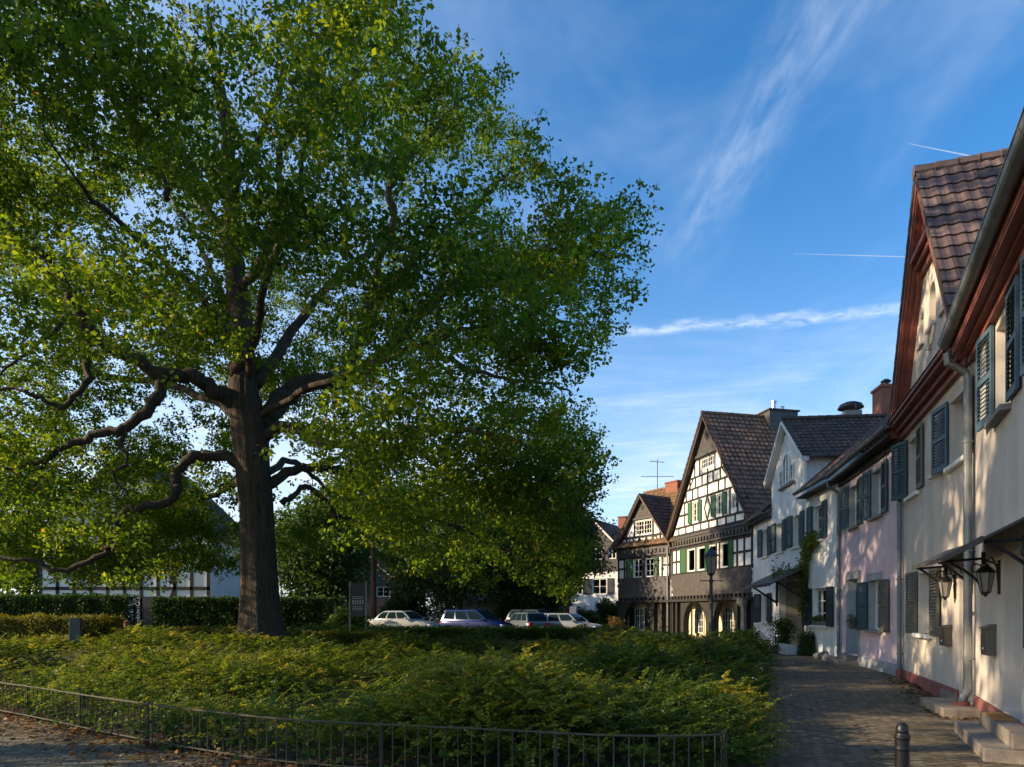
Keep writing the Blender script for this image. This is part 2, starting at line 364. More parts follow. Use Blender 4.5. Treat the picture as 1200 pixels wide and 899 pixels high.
def np_mesh(name, V, F, mat, parent=None, tint=None, smooth=False):
    """V (n,3), F (m,k) equal-sided faces"""
    me = bpy.data.meshes.new(name); k = F.shape[1]
    me.vertices.add(len(V)); me.vertices.foreach_set('co', V.astype(np.float32).ravel())
    me.loops.add(F.size); me.loops.foreach_set('vertex_index', F.astype(np.int32).ravel())
    me.polygons.add(len(F)); me.polygons.foreach_set('loop_start', np.arange(0, F.size, k, dtype=np.int32)); me.polygons.foreach_set('loop_total', np.full(len(F), k, dtype=np.int32))
    me.materials.append(MATS[mat]); me.update(calc_edges=True)
    if tint is not None:
        a = me.attributes.new('tint', 'FLOAT', 'FACE'); a.data.foreach_set('value', tint.astype(np.float32))
    if smooth: me.polygons.foreach_set('use_smooth', [True]*len(F))
    o = bpy.data.objects.new(name, me); COL.objects.link(o)
    if parent: o.parent = parent
    return o
def norm(a): return a/np.maximum(np.linalg.norm(a, axis=-1, keepdims=True), 1e-9)
def leaf_quads(P, D, N, L, W, fold=.18):
    """rhombic leaves: base P, direction D, normal N (arrays)"""
    D = norm(D); Sx = norm(np.cross(N, D)); N2 = np.cross(D, Sx)
    L = L[:, None]; W = W[:, None]
    a = P; b = P+D*L*.52+Sx*W*.5+N2*W*fold; c = P+D*L; d = P+D*L*.52-Sx*W*.5+N2*W*fold
    V = np.stack([a, b, c, d], 1).reshape(-1, 3); F = np.arange(len(V)).reshape(-1, 4)
    return V, F

# ------------------------------------------------------------------ terrain
def sst(x, a, b):
    t = np.clip((np.asarray(x, float)-a)/(b-a), 0, 1); return t*t*(3-2*t)
def tz(x, y):
    x = np.asarray(x, float); y = np.asarray(y, float)
    left = sst(x, -3, -11)*sst(y, 11, 23)
    z = .68*left+.18*sst(y, 28, 38)*(1-left)
    z = z-.13*sst(x, 1.5, 4)*sst(y, 19, 12)
    return z+.9*sst(y, 90, 200)
def tzf(x, y): return float(tz(x, y))
def sheet(name, xs, ys, mat, dz, kind='structure'):
    X, Y = np.meshgrid(xs, ys); Z = tz(X, Y)+dz
    V = np.stack([X, Y, Z], -1).reshape(-1, 3); nx = len(xs); ny = len(ys)
    i = (np.arange(ny-1)[:, None]*nx+np.arange(nx-1)[None]).ravel()
    F = np.stack([i, i+1, i+1+nx, i+nx], 1)
    o = np_mesh(name, V, F, mat, smooth=True); o['kind'] = kind; return o
gx = np.unique(np.concatenate([np.linspace(-3000, -80, 12), np.linspace(-80, 80, 120), np.linspace(80, 3000, 12)]))
gy = np.unique(np.concatenate([np.linspace(-400, -10, 8), np.linspace(-10, 60, 90), np.linspace(60, 220, 50), np.linspace(220, 4000, 12)]))
sheet('ground', gx, gy, 'ground', -.012)
sheet('path', np.linspace(-18, 13.5, 90), np.linspace(-2, 38, 110), 'stone_setts', 0.0)
sheet('car_park', np.linspace(-18, 9.5, 60), np.linspace(34.5, 52, 40), 'asphalt', .004)

BED = [(-17, 15.0), (-13, 13.4), (-8.6, 11.35), (-5.6, 9.35), (-4.0, 8.3), (-2.5, 7.45), (-1.2, 7.0), (-.2, 6.75), (.9, 6.45), (1.8, 6.45), (2.5, 6.95), (3.0, 8.0), (4.25, 11.5), (6.75, 18), (8.7, 23), (10.2, 27.6),
       (9.7, 30), (7.5, 31.5), (2, 32), (-5, 32), (-11, 31), (-17, 29), (-20, 24), (-20, 18)]
BEDA = np.array(BED)
def in_bed(P, poly=BEDA):
    x, y = P[:, 0], P[:, 1]; ins = np.zeros(len(P), bool)
    for (x0, y0), (x1, y1) in zip(poly, np.roll(poly, -1, 0)):
        c = ((y0 > y) != (y1 > y)) & (x < (x1-x0)*(y-y0)/(y1-y0+1e-12)+x0); ins ^= c
    return ins
def bed_dist(P, poly=BEDA):
    d = np.full(len(P), 1e9)
    for a, b in zip(poly, np.roll(poly, -1, 0)):
        ab = b-a; t = np.clip(((P-a)@ab)/(ab@ab), 0, 1); d = np.minimum(d, np.linalg.norm(P-(a+t[:, None]*ab), axis=1))
    return d
def bed_soil():
    c = np.array([-4., 18.]); V = []; F = []; pts = []
    for a, b in zip(BEDA, np.roll(BEDA, -1, 0)):
        for k in range(6): pts.append(a+(b-a)*k/6)
    pts = np.array(pts); n = len(pts); rings = 16
    for r in range(rings+1):
        f = 1-r/rings; p = c+(pts-c)*f
        z = tz(p[:, 0], p[:, 1])+(.02 if r == 0 else .05)
        V.append(np.column_stack([p, z]))
    V = np.concatenate(V); i = np.arange(n)
    F = np.concatenate([np.stack([r*n+i, r*n+(i+1) % n, (r+1)*n+(i+1) % n, (r+1)*n+i], 1) for r in range(rings)])
    o = np_mesh('bed_soil', V, F, 'soil', smooth=True); o['kind'] = 'structure'
bed_soil()

# ------------------------------------------------------------------ house kit (local x along the front, y outwards to the street, z up)
class House:
    def __init__(s, name, label, P0, u, cat='house', group=None):
        u = Vector(u).normalized(); s.root = thing(name, label, cat, (P0[0], P0[1], 0), math.atan2(u.y, u.x), group)
    def part(s, name, mb, mat, parent=None, **k): return mb.build(name, mat, parent or s.root, **k)
    def window(s, u0, u1, z0, z1, y=-.15, nx=2, ny=3, mat='white_paint', top=None, glass='glass', border=.06, label=None, clear=True):
        m = MB(); b = border; t = y+.05
        if top is None:
            m.box(u0, u0+b, y, t, z0, z1); m.box(u1-b, u1, y, t, z0, z1); m.box(u0+b, u1-b, y, t, z0, z0+b); m.box(u0+b, u1-b, y, t, z1-b, z1)
        else:                                         # round-headed
            o = arch(u0, u1, z0, top, z1, 14); i = arch(u0+b, u1-b, z0+b, top, z1-b, 14); n = len(o)
            for k in range(n):
                q = (k+1) % n
                v = [(o[k][0], t, o[k][1]), (o[q][0], t, o[q][1]), (i[q][0], t, i[q][1]), (i[k][0], t, i[k][1])]
                m.add(v+[(a, y, c) for a, _, c in v], [(0, 1, 2, 3), (0, 4, 5, 1), (2, 6, 7, 3)])
        zt = z1-b if top is None else z1-.1
        for k in range(1, nx):
            w = .045 if (nx % 2 == 0 and k == nx//2) else .018
            c = u0+(u1-u0)*k/nx; m.box(c-w/2*1.6, c+w/2*1.6, y, t-.004, z0+b, zt)
        for k in range(1, ny):
            c = z0+(z1-z0)*k/ny; m.box(u0+b, u1-b, y, t-.012, c-.014, c+.014)
        w = s.part('window', m, mat)
        if label: w['label'] = label
        g = MB()
        if top is None: g.box(u0+.01, u1-.01, y-.03, y+.012, z0+.01, z1-.01)
        else: g.prism(arch(u0+.01, u1-.01, z0+.01, top, z1-.01, 14), y-.03, y+.012)
        if top is None and clear:
            g = MB(); g.box(u0+.01, u1-.01, y+.004, y+.012, z0+.01, z1-.01); s.part('pane', g, 'glass_clear', w)
            i = MB(); i.box(u0+.004, u1-.004, y-.078, y-.070, z0+.004, z1-.004); s.part('dark_backing', i, 'backing_dark', w)  # thin dark sheet behind the glass, painting in the shade of the room
            cw = (u1-u0)*random.uniform(.16, .36); zb = z0+.02 if random.random() < .7 else z0+(z1-z0)*.45
            for a in (u0+.02, u1-.02-cw):
                c = MB(); n = 14; v = []
                for zz in (zb, z1-.02):
                    for k in range(n+1): v.append((a+cw*k/n, y-.035+.012*math.sin(k*1.9+a), zz))
                c.add(v, [(k, k+1, n+2+k, n+1+k) for k in range(n)]); s.part('curtain', c, 'curtain', w)
        else: s.part('pane', g, glass, w)
        return w
    def sill(s, u0, u1, z, mat='white_paint', d=.13, h=.09):
        m = MB(); m.box(u0-.07, u1+.07, -.16, d, z-h, z); return s.part('sill', m, mat, bevel=.012)
    def shutter(s, hinge, w, z0, z1, ang=8, mat='shutter_teal', solid=False, arc=None):
        """w > 0 opens towards +x, w < 0 towards -x; ang = how far it stands off the wall"""
        sg = 1 if w > 0 else -1; w_neg = w < 0; w = abs(w); ang = max(1., ang*.2 if w_neg else ang*.8+random.uniform(-3, 4)); m = MB(); t = .042; st = .065
        m.box(0, st, 0, t, z0, z1); m.box(w-st, w, 0, t, z0, z1)
        rails = [(z0, z0+.11), ((z0+z1)/2-.04, (z0+z1)/2+.04), (z1-.08, z1)]
        for a, b in rails: m.box(st, w-st, .002, t-.002, a, b)
        if solid:
            m.box(st, w-st, .012, t-.012, z0+.1, z1-.07)
        else:
            for (a0, a1) in ((rails[0][1], rails[1][0]), (rails[1][1], rails[2][0])):
                n = max(3, int((a1-a0)/.062))
                for k in range(n):
                    c = a0+(a1-a0)*(k+.5)/n
                    T = Matrix.Translation((0, t/2, c)) @ Matrix.Rotation(R(-56), 4, 'X')
                    m.box(st-.005, w-st+.005, -.036, .036, -.005, .005, T)
        T = Matrix.Translation((hinge, .02, 0)) @ Matrix.Rotation(R(ang), 4, 'Z')
        if sg < 0: T = Matrix.Translation((hinge, .02, 0)) @ Matrix.Scale(-1, 4, (1, 0, 0)) @ Matrix.Rotation(R(ang), 4, 'Z')
        m.xform(T)
        return s.part('shutter', m, mat)
    def lining(s, u0, u1, z0, z1, mat, depth=.2, t=.014):
        m = MB(); m.box(u0-.05, u0+t, -depth, .016, z0, z1+.05); m.box(u1-t, u1+.05, -depth, .016, z0, z1+.05); m.box(u0+t, u1-t, -depth, .014, z1-t, z1+.05)
        return s.part('surround', m, mat)
    def pipe(s, u, z0, z1, y=.10, r=.055, mat='zinc', top=None, parent=None):
        m = MB(); p = [(u, y, z0), (u, y, z1)]
        if top: p += [(u, y+.02, z1+.10), (u+top[0]*.45, y+(top[1]-y)*.5, z1+.22), (u+top[0]*.8, top[1]-.02, z1+.30), (u+top[0], top[1], z1+.48)]
        m.tube(p, r, 12)
        for z in np.arange(z0+.4, z1, 1.9): m.lathe([(r, 0), (r+.012, .005), (r+.012, .05), (r, .055)], u, y, z, 12); m.box(u-.012, u+.012, .0, y, z+.015, z+.04)
        return s.part('downpipe', m, mat, smooth=False)
    def gutter(s, u0, u1, y, z, r=.085, mat='zinc', bands=True):
        m = MB(); n = 10
        for rr, flip in ((r, False), (r-.008, True)):
            v = []
            for u in (u0, u1):
                for k in range(n+1):
                    th = math.pi*k/n; v.append((u, y+rr*math.cos(th), z-rr*math.sin(th)))
            m.add(v, [((k, k+1, n+2+k, n+1+k) if not flip else (k, n+1+k, n+2+k, k+1)) for k in range(n)])
        for u in (u0, u1): m.prism([(0, 0)]*0 or [(u-.004, z-.001), (u+.004, z-.001), (u+.004, z-r), (u-.004, z-r)], y-r*.6, y+r*.6)
        m.tube([(u0, y+r, z), (u1, y+r, z)], .012, 6)
        if bands:
            for u in np.arange(u0+.4, u1, .95):
                v = [];
                for uu in (u, u+.03):
                    for k in range(n+1):
                        th = math.pi*k/n; v.append((uu, y+(r+.006)*math.cos(th), z-(r+.006)*math.sin(th)))
                m.add(v, [(k, k+1, n+2+k, n+1+k) for k in range(n)])
        return s.part('gutter', m, mat)
    def slope(s, A, B, C, mat, row=.33, wave=.24, lift=.035, parent=None, name='roof', amp=.022):
        """tiled slope: A,B along the eave, C = up-slope vector. Waved pantiles in overlapping rows on a board."""
        A = Vector(A); B = Vector(B); C = Vector(C); u = B-A; L = u.length; u /= L; H = C.length; c = C/H
        nrm = u.cross(c); nrm.normalize()
        if nrm.z < 0: nrm = -nrm
        nr = max(1, round(H/row)); nt = max(1, round(L/wave)); sub = 4; m = MB(); rr = random.Random(int(L*1000+H*77))
        for i in range(nr):
            s0 = H*i/nr-.02; s1 = H*(i+1)/nr+.03
            cols = nt*sub+1; v = []
            for s_, hh in ((s0, lift), (s1, .004)):
                for k in range(cols):
                    x = L*k/(cols-1); w = amp*math.sin(2*math.pi*k/sub+.6)
                    v.append(A+u*x+c*s_+nrm*(hh+w+.03))
            for k in range(cols): v.append(Vector(v[k])-nrm*.03)
            o = len(m.v); m.v += [tuple(p) for p in v]
            tt = [rr.random() for _ in range(nt)]
            for k in range(cols-1):
                q = [o+k, o+k+1, o+cols+k+1, o+cols+k]; m.f.append(q); m.t.append(tt[min(k//sub, nt-1)])
                m.f.append([o+2*cols+k, o+2*cols+k+1, o+k+1, o+k]); m.t.append(tt[min(k//sub, nt-1)]*.6)
        o = s.part(name, m, mat, parent, tint=True)
        d = MB(); p = [A, B, B+C, A+C]
        d.add([q for q in p]+[q-nrm*.06 for q in p], [(0, 1, 2, 3), (7, 6, 5, 4), (0, 4, 5, 1), (1, 5, 6, 2), (2, 6, 7, 3), (3, 7, 4, 0)])
        s.part('roof_board', d, 'timber_brown', o)
        return o
    def ridge(s, A, B, mat, parent, r=.11):
        A = Vector(A); B = Vector(B); m = MB(); n = max(1, int((B-A).length/.38))
        for k in range(n):
            a = A+(B-A)*k/n; b = A+(B-A)*((k+1)/n)+(B-A).normalized()*.04
            m.tube([a, a+(b-a)*.12, b], [r*1.12, r*1.05, r*.92], 10)
        for i in range(len(m.t)): m.t[i] = (i*37 % 100)/100
        return s.part('ridge_tiles', m, mat, parent, tint=True)

# ---- House A: nearest house on the right (its front runs past the picture edge)
def house_near():
    LA = 7.0
    P0 = (8.08-.433*LA, 11.9-.902*LA); h = House('house', 'nearest beige rendered house at the right edge, with heavy zinc gutter and red soffit', P0, (.433, .902))
    U = lambda s: LA-s
    w1 = (U(2.69), U(1.72)); holes = [rect(w1[0], w1[1], 4.55, 5.92), rect(U(3.35), U(2.26), .25, 2.5), rect(U(5.6), U(4.6), 4.55, 5.92), rect(U(5.6), U(4.6), 1.2, 2.5)]
    m = MB(); wall_faces(m, rect(0, LA-.002, -.3, 6.5), holes, depth=.42); m.box(.01, LA-.012, -8, -.45, -.3, 6.5)
    h.part('wall', m, 'plaster_near')
    for a, b, z0, z1 in ((w1[0], w1[1], 4.55, 5.92), (U(5.6), U(4.6), 4.55, 5.92), (U(5.6), U(4.6), 1.2, 2.5)):
        h.window(a, b, z0, z1, y=-.3, nx=2, ny=3); h.sill(a, b, z0, 'stone_grey', .14)
        h.shutter(b+.02, .70, z0+.02, z1+.12, 7, 'shutter_blue'); h.shutter(a-.02, -.70, z0+.02, z1+.12, 7, 'shutter_blue')
    d = MB(); d.box(U(3.35)+.005, U(2.26)-.005, -.40, -.35, .25, 2.5)
    for zz in (.5, 1.45): d.box(U(3.1), U(2.5), -.35, -.335, zz, zz+.75)
    dr = h.part('door', d, 'door_grey'); k = MB(); k.lathe([(.02, 0), (.03, .02), (.02, .05)], U(3.2), -.31, 1.2); h.part('handle', k, 'alloy', dr)
    p = MB(); p.box(.005, U(3.4), .0, .035, -.3, .22); p.box(U(2.22), LA-.02, .0, .035, -.3, .22); h.part('plinth', p, 'red_plinth')
    # eave: red soffit boards, zinc gutter
    e = MB(); e.box(-.3, LA+.12, .0, .33, 6.22, 6.27); e.box(-.3, LA+.12, .0, .10, 6.05, 6.22); e.box(-.3, LA+.12, .29, .34, 6.27, 6.42); e.box(-.3, LA+.12, .0, .2, 6.16, 6.218)
    h.part('soffit', e, 'red_wood')
    h.gutter(-.3, LA+.16, .43, 6.48, .11)
    h.slope((-.3, .40, 6.50), (LA+.1, .40, 6.50), (0, -4.6, 4.2), 'tiles_purple')
    h.pipe(U(-.02), .42, 5.75, .11, .068, top=(-.06, .43))
    f = MB(); f.tube([(U(-.02), .11, .45), (U(-.02), .11, .30), (U(-.02)-.03, .17, .20), (U(-.02)-.03, .2, .08)], .075, 12); h.part('drain_elbow', f, 'zinc')
    g = MB(); g.lathe([(.095, -.2), (.105, 0), (.12, .0), (.12, .07), (.10, .07), (.09, .02)], U(-.02)-.03, .2, .03, 16); h.part('drain_collar', g, 'terracotta')
    canopy(h, U(4.4), U(.75), 2.56, 2.88, .58)
    q = MB(); q.box(U(2.95)-.09, U(2.95)+.09, -.35, -.325, 1.53, 1.62); h.part('nameplate', q, 'brick_red')
    st = MB(); st.box(U(4.4), U(2.02), .036, .58, -.3, .03); h.part('step', st, 'step_stone', bevel=.015)
    st = MB(); st.box(U(4.4), U(2.32), .037, .30, .032, .225); h.part('step', st, 'step_stone', bevel=.015)
    return h
def canopy(h, u0, u1, zl, zh, d, mat='canopy_sheet'):
    m = MB(); t = .035
    v = [(u0, .0, zh), (u1, .0, zh), (u1+.02, d, zl), (u0-.02, d, zl)]
    m.add(v+[(a, b, c-t) for a, b, c in v], [(0, 1, 2, 3), (7, 6, 5, 4), (0, 4, 5, 1), (1, 5, 6, 2), (2, 6, 7, 3), (3, 7, 4, 0)])
    m.box(u0-.02, u1+.02, d, d+.03, zl-.06, zl+.01)
    c = h.part('canopy', m, mat)
    for u in (u0+.12, u1-.12):
        b = MB(); b.box(u-.03, u+.03, .0, .05, zl-.62, zl+.08)
        b.tube([(u, .03, zl-.5), (u, .14, zl-.34), (u, .30, zl-.2), (u, d-.06, zl-.05)], .022, 8); b.tube([(u, .0, zl-.02), (u, d-.02, zl-.06)], .022, 8)
        b.tube([(u, .04, zl-.3)]+[(u, .12+.07*math.cos(a), zl-.18+.07*math.sin(a)) for a in np.linspace(3.6, 9, 12)], .012, 6)
        h.part('bracket', b, 'black_metal', c)
    return c
A = house_near()

# ---- House B: beige house with the tall red-boarded gable
def house_gable():
    h = House('house', 'beige house with tall street gable edged in red boards and purple-grey tiles', (8.08, 11.9), (.3303, .9439))
    L = 6.03; ap = (3.0, 11.12); sl = (11.12-6.45)/3.0
    W1 = (4.28, 5.32); W2 = (.42, 1.62); AR = (2.5, 3.05)
    LW = (3.05, 4.28)
    holes = [rect(*W1, 4.5, 5.85), rect(*W2, 4.5, 5.75), arch(*AR, 4.6, 5.45, 5.73), rect(*LW, 1.18, 2.55), rect(.02+.04, .98, .06, 2.5)]
    m = MB(); wall_faces(m, rect(0, L, -.3, 6.5), holes, depth=.42); m.box(.01, L-.01, -8, -.45, -.3, 6.45)
    h.part('wall', m, 'plaster_beige')
    gholes = [arch(2.72, 3.28, 7.85, 8.45, 8.78), rect(3.78, 4.12, 7.8, 8.45), rect(1.88, 2.22, 7.8, 8.45)]
    m = MB(); wall_faces(m, [(.05, 6.5), (L-.05, 6.5), (ap[0]+.03, ap[1]-.1), (ap[0]-.03, ap[1]-.1)], gholes, depth=.3); m.prism([(.08, 6.52), (L-.08, 6.52), (ap[0], ap[1]-.18)], -5, -.32)
    h.part('gable_wall', m, 'plaster_beige')
    for k, (a, b) in enumerate(((3.78, 4.12), (1.88, 2.22))):
        h.window(a, b, 7.8, 8.45, y=-.22, nx=1, ny=2, mat='frame_cream'); h.sill(a, b, 7.8, 'plaster_beige', .07, .07)
    h.window(2.72, 3.28, 7.85, 8.78, y=-.22, nx=2, ny=2, mat='frame_cream', top=8.45)
    # moulded swag below the round-headed window
    s = MB(); s.tube([(2.72, .02, 7.82), (2.72, .05, 7.6), (2.8, .06, 7.42), (3.0, .06, 7.36), (3.2, .06, 7.42), (3.28, .05, 7.6), (3.28, .02, 7.82)], .035, 8); s.box(2.66, 3.34, 0, .07, 7.77, 7.84); h.part('moulding', s, 'plaster_beige')
    for (a, b), z1 in ((W1, 5.85), (W2, 5.75)):
        h.window(a, b, 4.5, z1, y=-.28, nx=2, ny=3); h.sill(a, b, 4.5, 'white_paint', .10)
    n = MB(); n.prism(arch(AR[0]+.005, AR[1]-.005, 4.6, 5.45, 5.725), -.16, -.1); h.part('blind_window', n, 'red_plinth'); h.sill(AR[0], AR[1], 4.6, 'white_paint', .08, .06)
    h.shutter(W1[1]+.03, .64, 4.52, 5.95, 21, 'shutter_teal'); h.shutter(W1[0]-.02, -.58, 4.52, 5.95, 9, 'shutter_olive')
    h.shutter(W2[1]+.03, .72, 4.5, 5.82, 9, 'shutter_blue')
    h.shutter(W2[0]-.02, -.34, 4.5, 5.82, 9, 'shutter_blue')
    h.window(*LW, 1.18, 2.55, y=-.28, nx=2, ny=2); h.sill(*LW, 1.18, 'white_paint', .14)
    h.shutter(LW[1]+.03, .80, 1.16, 2.62, 8, 'shutter_olive'); h.shutter(LW[0]-.02, -.80, 1.16, 2.62, 8, 'shutter_olive')
    d = MB(); d.box(.065, .975, -.40, -.35, .06, 2.5); d.box(.2, .85, -.35, -.335, .4, 1.1); d.box(.2, .85, -.35, -.335, 1.25, 2.2)
    dr = h.part('door', d, 'door_grey'); k = MB(); k.lathe([(.02, 0), (.03, .02), (.02, .05)], .2, -.31, 1.1); h.part('handle', k, 'alloy', dr)
    q = MB(); q.box(.955, .978, -.25, -.11, 1.62, 1.67); h.part('nameplate', q, 'wood_board')
    p = MB(); p.box(1.0, L-.01, 0, .04, -.3, .20); h.part('plinth', p, 'red_plinth', bevel=.01)
    p = MB(); p.box(1.0, 2.1, .042, .06, -.3, .12); h.part('plinth_slab', p, 'stone_grey')
    # cornice between storeys and gable
    c = MB()
    for y1, z0, z1 in ((.10, 6.08, 6.22), (.20, 6.22, 6.34), (.34, 6.34, 6.42), (.40, 6.42, 6.50)): c.box(-.02, L+.1, -.02, y1, z0, z1)
    h.part('cornice', c, 'red_wood', bevel=.01)
    c = MB(); c.add([(-.02, .42, 6.505), (L+.1, .42, 6.505), (L+.1, .0, 6.68), (-.02, .0, 6.68)], [(0, 1, 2, 3)]); h.part('cornice_flashing', c, 'tiles_purple')
    # collar board high in the gable
    zc = 9.55; hw = (ap[1]-zc)/sl
    c = MB(); c.box(ap[0]-hw, ap[0]+hw, 0, .28, zc, zc+.10); c.box(ap[0]-hw, ap[0]+hw, 0, .18, zc-.14, zc); c.box(ap[0]-hw, ap[0]+hw, 0, .08, zc-.3, zc-.14); h.part('collar_board', c, 'red_wood')
    # verge: soffit and barge boards
    ov = .28; dz = .06
    for sg in (-1, 1):
        e = (ap[0]+sg*3.12, 11.12-sl*3.12)
        v = MB(); nx_, nz_ = (sl, 1.0); ll = math.hypot(sl, 1); q = (-sg*sl/ll, -1/ll)
        def strip(o0, o1, y0, y1): v.prism([(ap[0], ap[1]+q[1]*o0/abs(q[1])*1.0), (ap[0], ap[1]-o1/abs(q[1])), (e[0]+q[0]*o1, e[1]+q[1]*o1), (e[0]+q[0]*o0, e[1]+q[1]*o0)], y0, y1)
        strip(.0, .22, ov-.05, ov); strip(.02, .15, ov, ov+.03); strip(.0, .10, 0, ov-.05); strip(.10, .34, .0, .12); strip(.10, .24, .12, .22)
        h.part('barge_board', v, 'red_wood')
        A_ = (e[0]+sg*.05, ov+.06, e[1]+.0); Bb = (e[0]+sg*.05, -6.0, e[1]+.0)
        r = h.slope(A_, Bb, (-sg*3.17, 0, sl*3.17), 'tiles_purple', .36, .25, .045, amp=.014)
        if sg == -1: h.ridge((ap[0], ov+.08, ap[1]+.10), (ap[0], -6, ap[1]+.10), 'tiles_purple', r, .13)
    h.pipe(5.92, .18, 6.0, .10, .055, 'zinc_blue')
    f = MB(); f.lathe([(.075, -.25), (.08, 0), (.09, .0), (.09, .18), (.06, .2)], 5.92, .10, .02, 14); h.part('drain_collar', f, 'red_plinth')
    canopy(h, .05, 1.95, 2.60, 2.90, .55)
    st = MB(); st.box(-.55, 1.17, .045, .62, -.35, .03); h.part('step', st, 'step_stone', bevel=.015)
    return h
B = house_gable()

# ---- House C: pink
def house_pink():
    h = House('house', 'pale pink rendered house with grey downpipes at both sides and dark teal shutters', (10.07, 17.6), (.2195, .9756))
    L = 6.36
    ws = [(1.65, 2.65), (4.15, 5.2)]; LW = (1.75, 2.95); DR = (4.12, 5.35)
    holes = [rect(a, b, 4.45, 5.78) for a, b in ws]+[rect(*LW, 1.15, 2.6), rect(*DR, .3, 2.75)]
    m = MB(); wall_faces(m, rect(0.005, L, -.3, 6.42), holes, depth=.34); m.box(.02, L-.01, -8, -.36, -.3, 6.4); h.part('wall', m, 'plaster_pink')
    for a, b in ws:
        h.lining(a, b, 4.45, 5.78, 'grey_plinth')
        h.window(a, b, 4.45, 5.78, y=-.22, nx=2, ny=2, glass='glass_pale'); h.sill(a, b, 4.45, 'stone_grey', .1)
        h.shutter(b+.02, .55, 4.44, 5.88, 12, 'shutter_teal'); h.shutter(a-.02, -.55, 4.44, 5.88, 12, 'shutter_teal')
    h.lining(*LW, 1.15, 2.6, 'grey_plinth'); h.lining(DR[0], DR[1], .3, 2.75, 'door_grey', .33)
    h.window(*LW, 1.15, 2.6, y=-.22, nx=2, ny=2, glass='glass_pale'); h.sill(*LW, 1.15, 'stone_grey', .1)
    h.shutter(LW[1]+.02, .7, 1.12, 2.58, 12, 'shutter_teal'); h.shutter(LW[0]-.02, -.75, 1.12, 2.58, 10, 'shutter_olive')
    t = MB()
    t.box(LW[0]-.12, LW[1]+.12, .0, .05, 2.6, 2.82); t.box(DR[0]-.22, DR[1]+.22, 0, .06, 2.75, 3.0); t.box(DR[0]-.16, DR[0]-.052, 0, .04, .3, 2.75); t.box(DR[1]+.052, DR[1]+.16, 0, .04, .3, 2.75); h.part('lintel', t, 'grey_plinth')
    d = MB(); d.box(DR[0]+.016, DR[1]-.016, -.32, -.26, .3, 2.73); d.box(DR[0]+.15, DR[1]-.15, -.26, -.245, .5, 1.2); d.box(DR[0]+.15, DR[1]-.15, -.26, -.245, 1.4, 2.5)
    dr = h.part('door', d, 'door_grey'); k = MB(); k.lathe([(.02, 0), (.03, .02), (.02, .05)], DR[0]+.2, -.22, 1.25); h.part('handle', k, 'alloy', dr)
    p = MB(); p.box(.01, DR[0]-.02, 0, .05, -.3, .30); p.box(DR[1]+.02, L-.02, 0, .05, -.3, .30); h.part('plinth', p, 'grey_plinth', bevel=.01)
    st = MB(); st.box(DR[0]-.2, DR[1]+.9, .052, .65, -.3, .14); st.box(DR[0]-.05, DR[1]+.2, .053, .32, .142, .29); h.part('step', st, 'step_stone', bevel=.015)
    e = MB(); e.box(-.1, L, 0, .38, 6.2, 6.26); e.box(-.1, L, 0, .08, 6.02, 6.2); h.part('soffit', e, 'timber_dark')
    h.gutter(-.35, L+.05, .46, 6.43, .08)
    sl = h.slope((-.9, .42, 6.42), (L+.12, .42, 6.42), (0, -5.6, 4.75), 'tiles_dark')
    k = MB(); c = Vector((0, -5.6, 4.75)).normalized(); nrm = Vector((1, 0, 0)).cross(c)*1
    if nrm.z < 0: nrm = -nrm
    for u, s0 in ((1.2, 2.2), (2.2, 2.2)):
        p = [Vector((u, .42, 6.42))+c*s0, Vector((u+.75, .42, 6.42))+c*s0, Vector((u+.75, .42, 6.42))+c*(s0+1.1), Vector((u, .42, 6.42))+c*(s0+1.1)]
        k.add([q+nrm*.03 for q in p]+[q+nrm*.16 for q in p], [(4, 5, 6, 7), (0, 1, 5, 4), (1, 2, 6, 5), (2, 3, 7, 6), (3, 0, 4, 7)])
    h.part('skylight', k, 'zinc_blue', sl)
    h.pipe(6.28, .12, 5.75, .10, .055, 'zinc_blue', top=(.0, .46))
    return h
C_ = house_pink()

